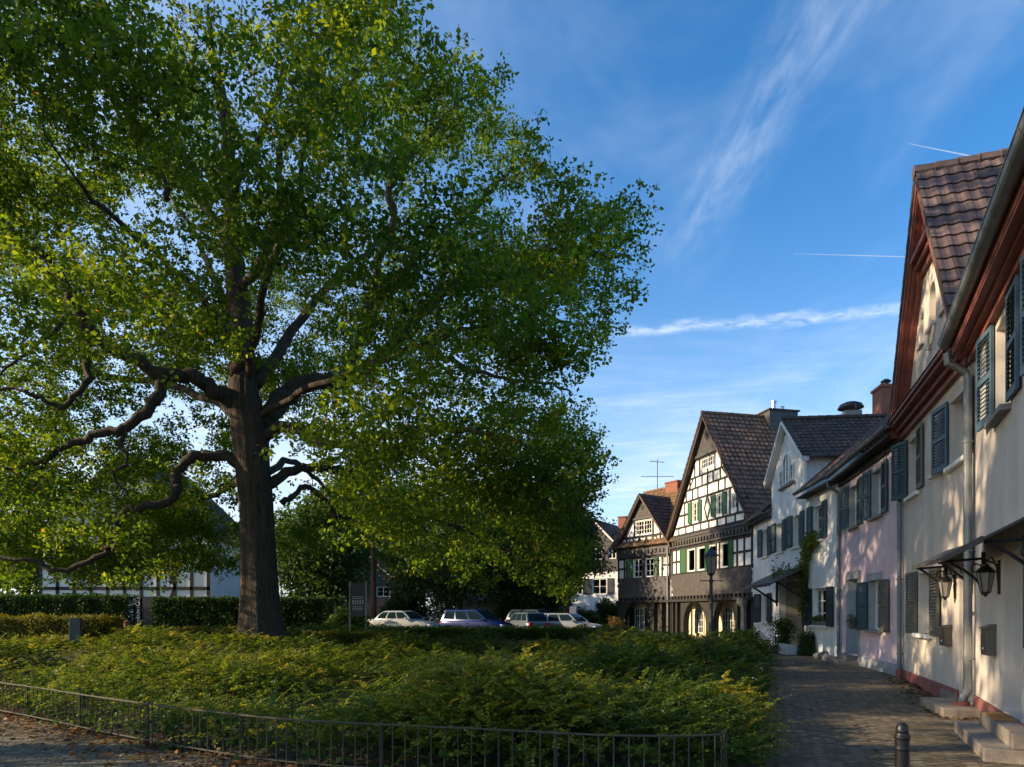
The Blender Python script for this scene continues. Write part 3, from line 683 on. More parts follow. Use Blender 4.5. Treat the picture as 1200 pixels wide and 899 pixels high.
# ---- House D: white
def house_white():
    h = House('house', 'white rendered house with cross gable, climbing vine and deep porch canopy', (11.4, 23.8), (.1054, .9944))
    L = 12.05; ups = [(1.62, 2.68), (4.25, 5.25), (6.75, 7.75), (9.25, 10.2)]
    LW1 = (9.25, 10.5); LW2 = (1.15, 2.75); PO = (3.85, 7.4)
    holes = [rect(a, b, 4.42, 5.72) for a, b in ups]+[rect(*LW1, 1.2, 2.58), rect(*LW2, 1.15, 2.58), rect(*PO, -.1, 3.05)]
    ap = (6.05, 10.05); g0, g1 = 3.5, 8.6
    m = MB(); outer = [(0.005, -.3), (L, -.3), (L, 6.42), (g1, 6.42), (g1, 8.1), (ap[0], ap[1]-.06), (g0, 8.1), (g0, 6.42), (.005, 6.42)]
    wall_faces(m, outer, holes, depth=.3); m.box(.02, PO[0]-.02, -8, -.32, -.3, 6.4); m.box(PO[1]+.02, L-.01, -8, -.32, -.3, 6.4); m.box(PO[0]-.02, PO[1]+.02, -8, -1.3, -.3, 6.4); m.box(PO[0]-.02, PO[1]+.02, -1.3, -.32, 3.2, 6.4)
    m.box(g0+.005, g1-.005, -6, -.31, 6.4, 8.1); m.prism([(g0+.005, 8.1), (g1-.005, 8.1), (ap[0], ap[1]-.1)], -6, -.31)
    h.part('wall', m, 'plaster_white')
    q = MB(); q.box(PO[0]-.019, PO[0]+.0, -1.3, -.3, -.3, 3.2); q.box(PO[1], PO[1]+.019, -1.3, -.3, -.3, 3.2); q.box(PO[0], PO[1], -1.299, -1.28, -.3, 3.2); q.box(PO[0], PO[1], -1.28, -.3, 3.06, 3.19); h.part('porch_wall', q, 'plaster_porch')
    d = MB(); d.box(6.1, 7.1, -1.279, -1.22, .15, 2.3); dr = h.part('door', d, 'door_grey'); w = MB(); w.box(6.3, 6.9, -1.22, -1.21, 1.3, 2.05); h.part('pane', w, 'glass', dr)
    w = MB(); w.box(4.35, 4.95, -1.279, -1.25, 1.55, 2.25); ww = h.part('hatch', w, 'brick_red'); w = MB(); w.box(4.42, 4.88, -1.25, -1.24, 1.62, 2.18); h.part('pane', w, 'door_dark', ww)
    for a, b in ups:
        h.window(a, b, 4.42, 5.72, y=-.2, nx=2, ny=3, glass='glass_pale'); h.sill(a, b, 4.42, 'white_paint', .1)
        h.shutter(b+.02, .5, 4.42, 5.8, 10, 'shutter_teal'); h.shutter(a-.02, -.5, 4.42, 5.8, 10, 'shutter_teal')
    for a, b in (LW1, LW2):
        h.window(a, b, 1.18, 2.56, y=-.2, nx=3, ny=3); h.sill(a, b, 1.18, 'white_paint', .14)
        h.shutter(b+.02, .72, 1.15, 2.6, 12, 'shutter_dark'); h.shutter(a-.02, -.72, 1.15, 2.6, 12, 'shutter_dark')
    # triple gable window, the middle light round-headed
    for a, b, z1, tp in ((5.05, 5.45, 8.0, None), (5.6, 6.5, 8.62, 8.2), (6.65, 7.05, 8.0, None)):
        f = MB(); f.prism(rect(a-.05, b+.05, 7.25, z1+.05) if tp is None else arch(a-.05, b+.05, 7.25, tp, z1+.05), .0, .025); h.part('window_surround', f, 'plaster_white')
        h.window(a, b, 7.3, z1, y=.03, nx=1 if tp is None else 2, ny=2, top=tp, clear=False)
    h.sill(5.0, 7.1, 7.25, 'stone_grey', .12, .1)
    # main roof in two stretches, cross-gable roof
    for a, b in ((-.12, g0+.02), (g1-.02, L+.15)):
        h.slope((a, .42, 6.42), (b, .42, 6.42), (0, -5.6, 4.75), 'tiles_dark'); e = MB(); e.box(a, b, 0, .38, 6.2, 6.26); h.part('soffit', e, 'timber_dark'); h.gutter(a, b, .46, 6.43, .08)
    h.slope((g0, -1.9, 8.1), (g1, -1.9, 8.1), (0, -3.3, 2.8), 'tiles_dark')
    sl = (10.05-8.1)/2.55
    for sg in (-1, 1):
        ex = ap[0]+sg*2.85; ez = 10.05-sl*2.85
        r = h.slope((ex, .28, ez), (ex, -5.2, ez), (-sg*2.85, 0, sl*2.85), 'tiles_dark')
        b = MB(); b.prism([(ap[0], 10.06), (ap[0], 9.86), (ex, ez-.2), (ex, ez)], .0, .25); b.prism([(ap[0], 10.08), (ap[0], 9.9), (ex+sg*.02, ez-.16), (ex+sg*.02, ez+.02)], .251, .29); h.part('barge_board', b, 'white_paint')
        if sg < 0:
            h.ridge((ap[0], .3, 10.13), (ap[0], -5.2, 10.13), 'tiles_dark', r); h.gutter(-5, .0, 0, 0, .07).matrix_local = Matrix.Translation((ex-.05, 0, ez)) @ Matrix.Rotation(R(90), 4, 'Z')
    # porch canopy
    c = MB(); v = [(3.2, .0, 3.55), (7.75, .0, 3.55), (7.85, 1.5, 2.82), (3.1, 1.5, 2.82)]
    c.add(v+[(a, b, z-.06) for a, b, z in v], [(0, 1, 2, 3), (7, 6, 5, 4), (0, 4, 5, 1), (1, 5, 6, 2), (2, 6, 7, 3), (3, 7, 4, 0)]); c.box(3.08, 7.87, 1.5, 1.56, 2.72, 2.84)
    cc = h.part('canopy', c, 'canopy_sheet')
    for u in (3.35, 7.6):
        b = MB(); b.tube([(u, .02, 2.1), (u, 1.15, 2.88)], .045, 6); b.box(u-.05, u+.05, 0, .07, 1.95, 3.4); h.part('bracket', b, 'timber_dark', cc)
    b = MB(); b.box(.05, L-.05, 0, .03, -.3, .12); h.part('plinth', b, 'grey_plinth')
    st = MB(); st.box(PO[0]-.1, PO[1]+.1, -1.2, .5, -.3, .16); h.part('step', st, 'stone_grey', bevel=.02)
    # chimneys behind the ridge
    k = MB(); k.box(8.0, 9.0, -5.5, -4.7, 9.5, 12.0); k.box(7.94, 9.06, -5.56, -4.64, 12.0, 12.12); ch = h.part('chimney', k, 'brick_red')
    k = MB(); k.lathe([(.14, 0), (.14, .22), (.22, .24), (.22, .30), (.10, .38), (.0, .40)], 8.5, -5.1, 12.12); h.part('chimney_cap', k, 'black_metal', ch)
    k = MB(); k.box(10.7, 11.5, -4.9, -4.1, 9.6, 11.75); ch = h.part('chimney', k, 'zinc')
    k = MB(); k.tube([(11.1+.75*math.cos(a), -4.5, 11.70+.42*math.sin(a)) for a in np.linspace(0, math.pi, 11)], [.05]*11, 8); k.lathe([(.62, .2), (.52, .38), (.3, .48), (.0, .52)], 11.1, -4.5, 11.75, 16); h.part('chimney_cowl', k, 'black_metal', ch)
    return h
D_ = house_white()

# ---- houses F and E: half-timbered with arcades
def timber_gable(m, ap, half, zbase, rails, studs, wid=.17):
    """rails at heights, studs between rail pairs; clipped to the gable triangle"""
    hw = lambda z: half*(ap[1]-z)/(ap[1]-zbase)
    for z, w in rails: m.beam(ap[0]-hw(z)+.02, z, ap[0]+hw(z)-.02, z, w)
    for u, z0, z1 in studs:
        zt = ap[1]-(ap[1]-zbase)*abs(u-ap[0])/half
        z1 = min(z1, zt-.05)
        if z1 > z0+.1: m.beam(u, z0, u, z1, wid)
    for sg in (-1, 1): m.beam(ap[0]+sg*(half-.1), zbase, ap[0], ap[1]-.2, .16)
def timber_house_big():
    h = House('house', 'tall half-timbered house with steep brown roof, green shutters and round arcade', (12.67, 35.8), (-.2265, .9740))
    L = 9.45; ap = (4.75, 13.3); half = 4.75; zb = 6.55; hw = lambda z: half*(ap[1]-z)/(ap[1]-zb)
    gw = [(5.9, 6.6, 7.25, 8.45), (3.1, 3.75, 7.3, 8.45), (1.62, 2.15, 7.4, 8.12)]; tw = (4.05, 5.6, 10.3, 10.9)
    mw = [(6.35, 7.3), (5.1, 6.0), (3.85, 4.7), (2.5, 3.3)]
    holes = [rect(*g) for g in gw]+[rect(*tw)]+[rect(a, b, 4.2, 5.65) for a, b in mw]
    m = MB(); wall_faces(m, [(.03, 2.5), (L-.03, 2.5), (L-.03, 6.5), (ap[0], ap[1]-.15), (.03, 6.5)], holes, depth=.24)
    m.box(.03, L-.03, -9, -.26, 2.6, 6.5); m.prism([(.05, 6.5), (L-.05, 6.5), (ap[0], ap[1]-.2)], -9, -.26); h.part('wall', m, 'plaster_infill')
    # recessed ground floor behind the arcade
    r = MB(); r.box(.05, L-.05, -9, -1.0, -.1, 2.6); r.box(.05, .25, -1., -.3, -.1, 2.5); r.box(L-.25, L-.05, -1., -.3, -.1, 2.5); h.part('ground_floor', r, 'plaster_cream')
    for a, b in ((6.95, 8.15), (3.5, 4.7)): h.window(a, b, .35, 2.05, y=-.97, nx=4, ny=4, top=1.5)
    h.window(1.2, 2.2, .5, 2.05, y=-.97, nx=3, ny=4, clear=False)
    # arcade front
    s = MB(); ho = [arch(4.95, 7.75, -.1, .95, 2.38, 20), arch(1.75, 4.1, -.1, 1.0, 2.40, 20), rect(8.15, 8.65, -.1, 2.3), rect(8.85, 9.25, -.1, 2.3), rect(.95, 1.5, -.1, 2.3), rect(.2, .6, -.1, 2.3)]
    wall_faces(s, rect(.03, L-.03, -.2, 2.52), ho, y=.03, depth=.38); s.add([(.03, -.35, 2.5), (L-.03, -.35, 2.5), (L-.03, -1., 2.5), (.03, -1., 2.5)], [(0, 1, 2, 3)])
    h.part('arcade', s, 'timber_dark')
    p = MB(); p.box(.62, .92, .035, .2, -.1, 2.0); p.box(.56, .98, .035, .28, 2.0, 2.12); p.box(.50, 1.04, .035, .34, 2.12, 2.45); h.part('pillar', p, 'stone_grey')
    # slate-clad apron between arcade and windows, and the gable tip
    c = MB(); rr = random.Random(4)
    z = 2.53
    while z < 4.02:
        u = .03+rr.random()*.2
        while u < L-.25:
            c.box(u, u+.24, .0, .065+rr.random()*.012, z, z+.22); u += .25
        z += .19
    h.part('slate_apron', c, 'slate_brown')
    c = MB(); c.prism([(ap[0]-hw(11.1)+.02, 11.1), (ap[0]+hw(11.1)-.02, 11.1), (ap[0], 13.1)], 0, .07)
    for k in range(-8, 9):
        u = ap[0]+k*.17; zt = 13.1-2.0*abs(u-ap[0])/hw(11.1)
        if zt > 11.2: c.box(u-.012, u+.012, .07, .085, 11.1, zt)
    c.beam(ap[0]-hw(11.1)-.05, 11.1, ap[0]+hw(11.1)+.05, 11.1, .14, 0, .13); h.part('gable_boarding', c, 'slate_brown')
    k = MB(); k.tube([(4.75, .06, 12.1), (4.75, .1, 12.1)], .2, 14); h.part('round_vent', k, 'timber_dark')
    t = MB()
    rails = [(6.60, .16), (7.1, .12), (8.62, .12), (9.3, .11), (9.95, .11), (10.98, .12)]
    studs = [(u, 6.6, 7.1) for u in np.arange(.8, 9.2, .95)]
    studs += [(u, 7.1, 8.62) for u in (.85, 1.5, 2.28, 3.0, 3.9, 5.75, 6.75, 7.6)]
    studs += [(u, 8.62, 9.3) for u in (1.9, 2.8, 3.5, 4.75, 5.9, 6.6, 7.4)]+[(u, 9.3, 9.9) for u in (2.6, 3.3, 4.1, 5.4, 6.2, 6.9)]+[(u, 9.9, 10.98) for u in (3.2, 3.9, 5.7, 6.3)]+[(4.75, 9.3, 10.2)]
    timber_gable(t, ap, half, zb, rails, studs, .11)
    for a in (7.85,): t.beam(.5, a, 1.5, a, .13); t.beam(6.75, a, 8.3, a, .13)
    for sg in (-1, 1): t.beam(4.78, 7.15, 4.78+sg*.34, 7.9, .11, -.02, .032); t.beam(4.78+sg*.34, 7.9, 4.78, 8.6, .11, -.02, .03)
    t.beam(2.4, 9.3, 3.1, 9.9, .1, -.02, .03); t.beam(7.1, 9.3, 6.5, 9.9, .1, -.02, .03)
    # window storey
    t.beam(.03, 4.12, L-.03, 4.12, .18); t.beam(.03, 5.76, L-.03, 5.76, .18)
    for u in (.13, .85, 1.55, 2.38, 3.42, 3.75, 4.85, 6.15, 7.42, 8.2, 8.75, 9.32): t.beam(u, 4.2, u, 5.7, .15, -.02, .036)
    t.beam(.1, 4.95, 2.35, 4.95, .13, -.02, .033); t.beam(7.45, 4.95, 9.35, 4.95, .13, -.02, .033)
    h.part('timber_frame', t, 'timber_dark')
    b = MB(); b.box(.03, L-.03, -.02, .10, 5.85, 6.5)
    for u in np.arange(.2, 9.3, .36): b.box(u, u+.2, .1, .19, 6.0, 6.22)
    b.box(.03, L-.03, .1, .16, 6.36, 6.5); b.box(.03, L-.03, .1, .15, 5.85, 5.93); h.part('jetty_beam', b, 'slate_brown')
    b = MB()
    for u in np.arange(.2, 9.3, .42): b.box(u, u+.22, .08, .2, 2.52, 2.72)
    b.box(.03, L-.03, .04, .22, 2.36, 2.52); h.part('arcade_beam', b, 'timber_dark')
    for g in gw[:2]:
        h.window(*g, y=-.12, nx=2, ny=3); h.shutter(g[1]+.06, .42, g[2]-.05, g[3]+.05, 12, 'shutter_green', True); h.shutter(g[0]-.06, -.42, g[2]-.05, g[3]+.05, 12, 'shutter_green', True)
    h.window(*gw[2], y=-.1, nx=2, ny=2); h.window(*tw, y=-.1, nx=6, ny=2)
    for a, b_ in mw: h.window(a, b_, 4.2, 5.65, y=-.1, nx=1, ny=1, border=.1, glass='glass_pale')
    h.shutter(7.38, .62, 4.2, 5.68, 8, 'shutter_green', True); h.shutter(5.02, -.36, 4.2, 5.68, 8, 'shutter_green', True); h.shutter(2.42, -.5, 4.2, 5.68, 8, 'shutter_green', True)
    # roof
    sl = (13.3-6.6)/4.75
    for sg in (-1, 1):
        ex = ap[0]+sg*4.85; ez = 13.42-sl*4.85
        rr_ = h.slope((ex, .40, ez), (ex, -9, ez), (-sg*4.85, 0, sl*4.85), 'tiles_brown', .36, .30, .06, amp=.035)
        b = MB(); b.prism([(ap[0], 13.42), (ap[0], 13.12), (ex, ez-.3), (ex, ez)], .30, .36); b.prism([(ap[0], 13.36), (ap[0], 13.2), (ex, ez-.22), (ex, ez-.06)], .0, .30); h.part('barge_board', b, 'timber_brown')
        if sg < 0: h.ridge((ap[0], .42, 13.5), (ap[0], -9, 13.5), 'tiles_brown', rr_)
    k = MB(); k.box(4.1, 5.5, -5.6, -3.7, 12.3, 13.75); k.box(4.0, 5.6, -5.7, -3.6, 13.75, 13.83); ch = h.part('chimney', k, 'slate_cladding')
    k = MB(); k.lathe([(.13, 0), (.13, .5), (.17, .5), (.17, .62), (.0, .64)], 4.6, -4.3, 13.83, 14); k.lathe([(.10, 0), (.10, .3), (.13, .32), (.0, .36)], 4.6, -4.9, 13.83, 12); h.part('flue', k, 'alloy', ch)
    return h
F_ = timber_house_big()
def timber_house_small():
    h = House('house', 'small half-timbered house with dark gable beside the tall one, brown roof behind it', (10.5, 45.0), (-.53, .848))
    L = 5.35; ap = (2.68, 9.75); half = 2.68; zb = 6.3; hw = lambda z: half*(ap[1]-z)/(ap[1]-zb)
    gw = (1.85, 3.42, 7.1, 8.05); mw = [(2.8, 3.62), (1.62, 2.48)]; sw = (.36, .72, 4.95, 5.6)
    m = MB(); wall_faces(m, [(.03, 2.5), (L-.03, 2.5), (L-.03, 6.3), (ap[0], ap[1]-.15), (.03, 6.3)], [rect(*gw), rect(*sw)]+[rect(a, b, 4.12, 5.42) for a, b in mw], depth=.22)
    m.box(.03, L-.03, -8, -.24, 2.6, 6.3); m.prism([(.05, 6.3), (L-.05, 6.3), (ap[0], ap[1]-.2)], -3.2, -.24); h.part('wall', m, 'plaster_infill')
    r = MB(); r.box(.05, L-.05, -8, -1., -.1, 2.6); r.box(L-.25, L-.05, -1., -.3, -.1, 2.5); h.part('ground_floor', r, 'plaster_cream')
    h.window(3.55, 4.55, .45, 1.95, y=-.97, nx=4, ny=3, clear=False); h.shutter(4.6, .5, .4, 2.0, 5, 'shutter_dark', True).location.y = -.98; h.shutter(3.5, -.5, .4, 2.0, 5, 'shutter_dark', True).location.y = -.98
    s = MB(); wall_faces(s, rect(.03, L-.03, -.2, 2.52), [arch(1.9, 4.6, -.1, .95, 2.4, 20), rect(.25, .85, -.1, 2.3), rect(1.05, 1.6, -.1, 2.3)], y=.03, depth=.35); s.add([(.03, -.3, 2.5), (L-.03, -.3, 2.5), (L-.03, -1., 2.5), (.03, -1., 2.5)], [(0, 1, 2, 3)]); h.part('arcade', s, 'timber_dark')
    c = MB(); rr = random.Random(9); z = 2.53
    while z < 3.98:
        u = .03+rr.random()*.2
        while u < L-.25: c.box(u, u+.24, 0, .065+rr.random()*.012, z, z+.22); u += .25
        z += .19
    h.part('slate_apron', c, 'slate_cladding')
    c = MB(); c.prism([(ap[0]-hw(8.2)+.02, 8.2), (ap[0]+hw(8.2)-.02, 8.2), (ap[0], 9.6)], 0, .07); c.beam(ap[0]-hw(8.2), 8.2, ap[0]+hw(8.2), 8.2, .12, 0, .12)
    for k in range(-6, 7):
        u = ap[0]+k*.17; zt = 9.6-1.4*abs(u-ap[0])/hw(8.2)
        if zt > 8.3: c.box(u-.012, u+.012, .07, .085, 8.2, zt)
    h.part('gable_boarding', c, 'slate_brown')
    k = MB(); k.tube([(2.68, .06, 8.95), (2.68, .1, 8.95)], .16, 14); h.part('round_vent', k, 'timber_dark')
    t = MB(); timber_gable(t, ap, half, zb, [(6.95, .15)], [(1.7, 6.95, 8.2), (3.55, 6.95, 8.2), (1.0, 6.3, 7.8), (4.35, 6.3, 7.8)], .13)
    for u in (2.0, 2.7, 3.4): t.beam(u-.38, 6.9, u, 6.35, .12, -.02, .032); t.beam(u+.38, 6.9, u, 6.35, .12, -.02, .03)
    t.beam(1.1, 6.35, 1.45, 6.95, .1, -.02, .03); t.beam(4.25, 6.35, 3.9, 6.95, .1, -.02, .03)
    t.beam(.03, 4.04, L-.03, 4.04, .16); t.beam(.03, 5.5, L-.03, 5.5, .16)
    for u in (.12, .82, 1.2, 2.64, 4.38, 4.6, 5.23): t.beam(u, 4.1, u, 5.5, .14, -.02, .036)
    t.box(2.48, 2.8, 0, .03, 4.1, 5.5); t.beam(4.45, 4.8, 5.3, 4.8, .13, -.02, .033); t.beam(.1, 4.85, .85, 4.85, .13, -.02, .033); h.part('timber_frame', t, 'timber_dark')
    b = MB(); b.box(.03, L-.03, -.02, .1, 5.58, 6.26)
    for u in np.arange(.2, 5.2, .36): b.box(u, u+.2, .1, .18, 5.75, 5.97)
    h.part('jetty_beam', b, 'slate_cladding')
    b = MB()
    for u in np.arange(.2, 5.2, .42): b.box(u, u+.22, .08, .2, 2.52, 2.72)
    b.box(.03, L-.03, .04, .22, 2.36, 2.52); h.part('arcade_beam', b, 'timber_dark')
    h.window(*gw, y=-.1, nx=6, ny=3); h.window(*sw, y=-.1, nx=2, ny=2)
    for a, b_ in mw: h.window(a, b_, 4.12, 5.42, y=-.1, nx=2, ny=3, border=.08)
    h.shutter(3.68, .6, 4.12, 5.45, 8, 'shutter_green', True); h.shutter(1.56, -.36, 4.12, 5.45, 8, 'shutter_green', True)
    sl = (9.75-6.3)/2.68
    for sg in (-1, 1):
        ex = ap[0]+sg*2.85; ez = 9.85-sl*2.85
        rr_ = h.slope((ex, .38, ez), (ex, -3.0, ez), (-sg*2.85, 0, sl*2.85), 'tiles_dark', .34, .28, .05)
        b = MB(); b.prism([(ap[0], 9.85), (ap[0], 9.6), (ex, ez-.25), (ex, ez)], .28, .34); b.prism([(ap[0], 9.8), (ap[0], 9.66), (ex, ez-.18), (ex, ez-.05)], .0, .28); h.part('barge_board', b, 'timber_brown')
    b = h.slope((-.9, .3, 6.25), (6.0, .3, 6.25), (0, -3.5, 4.4), 'tiles_lit', .34, .28, .05); h.ridge((-.9, -3.2, 10.75), (6.0, -3.2, 10.75), 'tiles_lit', b)
    h.slope((-.9, -6.7, 6.25), (6.0, -6.7, 6.25), (0, 3.5, 4.4), 'tiles_lit', .34, .28, .05)
    k = MB(); k.box(2.3, 3.5, -3.7, -2.9, 10.0, 11.0); k.box(2.25, 3.55, -3.75, -2.85, 11.0, 11.1); h.part('chimney', k, 'brick_red')
    h.pipe(.2, 0, 6.0, .14, .06, 'zinc')
    return h
E_ = timber_house_small()

# antenna on the small house's ridge
def antenna():
    P = Vector((10.5-.53*4.6+.848*3.2, 45+.848*4.6+.53*3.2, 10.7)); o = thing('aerial', 'thin metal television aerial on the ridge of the brown roof', 'aerial', P)
    m = MB(); m.tube([(0, 0, -.1), (0, 0, 2.35)], .035, 8); m.build('mast', 'zinc', o)
    for z, L, dy in ((1.05, 2.4, 0), (2.2, 1.2, .4)):
        m = MB(); m.tube([(-L/2, 0, z), (L/2, dy, z)], .022, 6)
        for k in np.linspace(-.45, .45, 7): m.tube([(k*L, dy*(k+.5)-.22, z), (k*L, dy*(k+.5)+.22, z)], .012, 5)
        m.build('antenna_array', 'zinc', o)
antenna()

# ---- simple houses farther off
def gable_house(name, label, P0, u, L, zw, zap, dep, wallmat, gablemat, roofmat, wins, zg=.0, gz=None, trim='white_paint', shut=None, beams=None, door=None, chim=None):
    h = House(name, label, P0, u); ap = (L/2, zap)
    holes = [rect(a, b, c, d) for a, b, c, d in wins if d < (gz or zw)]; m = MB()
    top = gz or zw
    wall_faces(m, rect(0, L, zg-.3, top), holes, depth=.2); m.box(.01, L-.01, -dep, -.22, zg-.3, top); h.part('wall', m, wallmat)
    m = MB(); wall_faces(m, [(0.003, top), (L-.003, top), (L-.003, zw), (ap[0], zap-.12), (.003, zw)] if gz else [(0, top), (L, top), (ap[0], zap-.12)], [rect(a, b, c, d) for a, b, c, d in wins if d >= (gz or zw)], y=.012, depth=.2)
    m.prism([(.02, top), (L-.02, top), (L-.02, zw+.0), (ap[0], zap-.2), (.02, zw+.0)] if gz else [(.02, top+.01), (L-.02, top+.01), (ap[0], zap-.2)], -dep, -.21); h.part('gable', m, gablemat)
    for w in wins:
        h.window(*w, y=-.1, nx=2, ny=2, border=.09)
        if shut and w[3] < top:
            ww = (w[1]-w[0])*.42; h.shutter(w[1]+.05, ww, w[2], w[3], 8, shut, True); h.shutter(w[0]-.05, -ww, w[2], w[3], 8, shut, True)
    sl = (zap-zw)/(L/2)
    for sg in (-1, 1):
        ex = ap[0]+sg*(L/2+.35); ez = zap-sl*(L/2+.35)+.08
        h.slope((ex, .4, ez), (ex, -dep-.2, ez), (-sg*(L/2+.35), 0, sl*(L/2+.35)), roofmat, .4, .4, .05)
        b = MB(); b.prism([(ap[0], zap+.08), (ap[0], zap-.22), (ex, ez-.3), (ex, ez)], .3, .36); h.part('barge_board', b, trim)
    if beams:
        t = MB()
        for q in beams: t.beam(*q, y0=-.02 if q[3] < top else .0, y1=.05)
        h.part('timber_frame', t, 'timber_dark')
    if door:
        d = MB(); d.box(door[0], door[1], .0, .05, zg-.1, door[2]); h.part('door', d, 'door_dark')
    if chim:
        k = MB(); k.box(*chim); k.box(chim[0]-.06, chim[1]+.06, chim[2]-.06, chim[3]+.06, chim[5], chim[5]+.1); h.part('chimney', k, 'brick_red')
    return h
gable_house('house', 'white house with dark shingled gable and brick chimney, beyond the parked cars', (11.6, 62.5), (-.87, .5), 8.6, 6.0, 10.4, 9, 'plaster_white', 'slate_brown', 'tiles_dark',
            [(3.1, 4.6, 3.4, 4.9), (5.6, 6.6, 3.4, 4.9), (2.2, 3.0, 6.7, 7.8), (3.6, 4.9, 6.7, 7.9)], 0, 5.5, 'white_paint', 'shutter_dark', chim=(2.2, 3.0, -3.4, -2.6, 8.2, 10.9))
bl = []
for z in (3.3, 5.9, 7.0): bl.append((.05, z, 11.45, z, .22))
for u in np.arange(.15, 11.5, 1.13): bl += [(u, .7, u, 3.3, .2), (u, 3.3, u, 5.9, .2)]
for u in np.arange(1.8, 10, 1.13): bl += [(u, 5.9, u, 7.0, .18), (u, 7.0, u, 12.0-abs(u-5.75)*1.0-.3, .16)]
bl += [(2.4, 3.4, 3.5, 5.8, .16), (9.2, 3.4, 8.1, 5.8, .16), (3.4, .8, 2.5, 3.2, .16), (5.0, 3.4, 4.1, 5.8, .16)]
gable_house('house', 'half-timbered white house in shade behind the hedge at the left', (-20.3, 46), (-1, 0), 11.5, 6.9, 12.4, 9, 'plaster_infill', 'plaster_infill', 'tiles_dark',
            [(8.2, 9.4, 1.6, 3.0), (5.5, 6.3, 8.0, 9.3), (2.7, 3.6, 4.2, 5.4), (7.2, 8.3, 4.2, 5.5)], .6, None, 'timber_dark', 'shutter_dark', bl, door=(3.6, 4.7, 2.75))
h2 = gable_house('house', 'dark slate-clad house with small white windows behind the pine trunk', (-12.6, 74), (-1, 0), 8.5, 5.2, 9.2, 8, 'slate_cladding', 'slate_cladding', 'tiles_brown',
            [(.6, 2.1, 3.4, 4.5), (4.6, 6.6, 3.4, 4.4), (6.9, 8.0, 3.4, 4.4), (3.4, 4.9, 5.9, 7.0)], 0)
def garage():
    h = House('garage', 'long low stone outbuilding with dark blue-grey roof behind the round bush', (5.2, 60), (-1, 0), 'outbuilding'); L = 9.5
    m = MB(); wall_faces(m, rect(0, L, -.2, 2.7), [rect(.5, 1.3, .9, 2.1), rect(4, 4.9, .9, 2.1)], depth=.2); m.box(.01, L-.01, -5, -.22, -.2, 2.7); h.part('wall', m, 'stone_grey')
    for a in (.5, 4.0): h.window(a, a+(.8 if a < 1 else .9), .9, 2.1, y=-.12, nx=2, ny=2)
    h.slope((-.3, .3, 2.65), (L+.3, .3, 2.65), (0, -2.9, 1.5), 'tiles_slate', .3, .3, .03); h.slope((-.3, -5.5, 2.65), (L+.3, -5.5, 2.65), (0, 2.9, 1.5), 'tiles_slate', .3, .3, .03)
    for u in (.01, L-.01):
        g = MB(); g.add([(u, .0, 2.7), (u, -5.2, 2.7), (u, -2.6, 4.1)], [(0, 1, 2)]); h.part('gable', g, 'stone_grey')
tilemat('tiles_slate', (.035, .045, .060), (.065, .080, .10))
garage()

# ------------------------------------------------------------------ trees
def px3(px, py, d): return Vector(((px-600)/800*d, d, 1.65+(718-py)*d/800))
def catmull(P, n=5):
    P = [np.array(p, float) for p in P]; out = []
    for i in range(len(P)-1):
        p0 = P[max(i-1, 0)]; p1 = P[i]; p2 = P[i+1]; p3 = P[min(i+2, len(P)-1)]
        for k in range(n):
            t = k/n; out.append(.5*((2*p1)+(-p0+p2)*t+(2*p0-5*p1+4*p2-p3)*t*t+(-p0+3*p1-3*p2+p3)*t**3))
    out.append(P[-1]); return np.array(out)
def grow(pos, rad, dirs, att, rg, seg=.55, kmax=.16, up=.12, rtip=.008, rk=.016):
    """attach every point of att to the nearest piece of the growing skeleton; returns polylines with radii"""
    cap = len(pos)+len(att)*14; NP = np.zeros((cap, 3)); NR = np.zeros(cap); ND = np.zeros((cap, 3)); n = len(pos)
    NP[:n] = pos; NR[:n] = rad; ND[:n] = dirs
    d0 = np.min(((att[:, None, :]-pos[None])**2).sum(-1), 1) if len(att)*len(pos) < 4e6 else np.array([((pos-a)**2).sum(1).min() for a in att])
    br = []
    for a in att[np.argsort(d0)]:
        q = NP[:n]-a; dd = (q**2).sum(1); cost = np.sqrt(dd)*(1+.9*np.clip(NP[:n, 2]-a[2]-.5, 0, 3)/3)
        i = int(np.argmin(cost)); p0 = NP[i].copy(); L = math.sqrt(dd[i])
        if L < .15: continue
        k = max(2, min(12, int(L/seg)+1)); D = ND[i]
        c = p0+D*L*.35+np.array([0, 0, up*L])+rg.normal(0, .12*L, 3)
        t = np.linspace(0, 1, k+1)[:, None]
        pl = (1-t)**2*p0+2*t*(1-t)*c+t*t*a
        pl[1:-1] += rg.normal(0, .05*min(L, 2.), (k-1, 3))
        r0 = min(NR[i]*.75, kmax, .010+rk*L); rr = np.linspace(r0, rtip, k+1)
        br.append((pl, rr))
        m = k; NP[n:n+m] = pl[1:]; NR[n:n+m] = rr[1:]; ND[n:n+m] = norm(np.diff(pl, axis=0)); n += m
    return br
def scatter_leaves(C, out, rg, per, sig, size, aspect=.6, updir=.55, tbase=None, tvar=.2):
    n = len(C)*per; c = np.repeat(C, per, 0)
    off = rg.normal(0, 1, (n, 3))*np.array(sig); P = c+off
    N = rg.normal(0, .75, (n, 3))+np.array([0, 0, updir])+np.repeat(out, per, 0)*.35
    D = rg.normal(0, 1, (n, 3))+norm(off)*.8+np.array([0, 0, -.25])
    L = size*rg.uniform(.65, 1.3, n); W = L*aspect*rg.uniform(.8, 1.2, n)
    V, F = leaf_quads(P, D, norm(N), L, W)
    t = (np.repeat(tbase, per) if tbase is not None else .45)+rg.normal(0, tvar, n)
    odd = rg.random(n); t = np.clip(t, 0, .93); t = np.where(odd > .992, rg.uniform(.95, 1, n), t)
    return V, F, t
def in_poly(P, poly): return in_bed(P, np.array(poly, float))

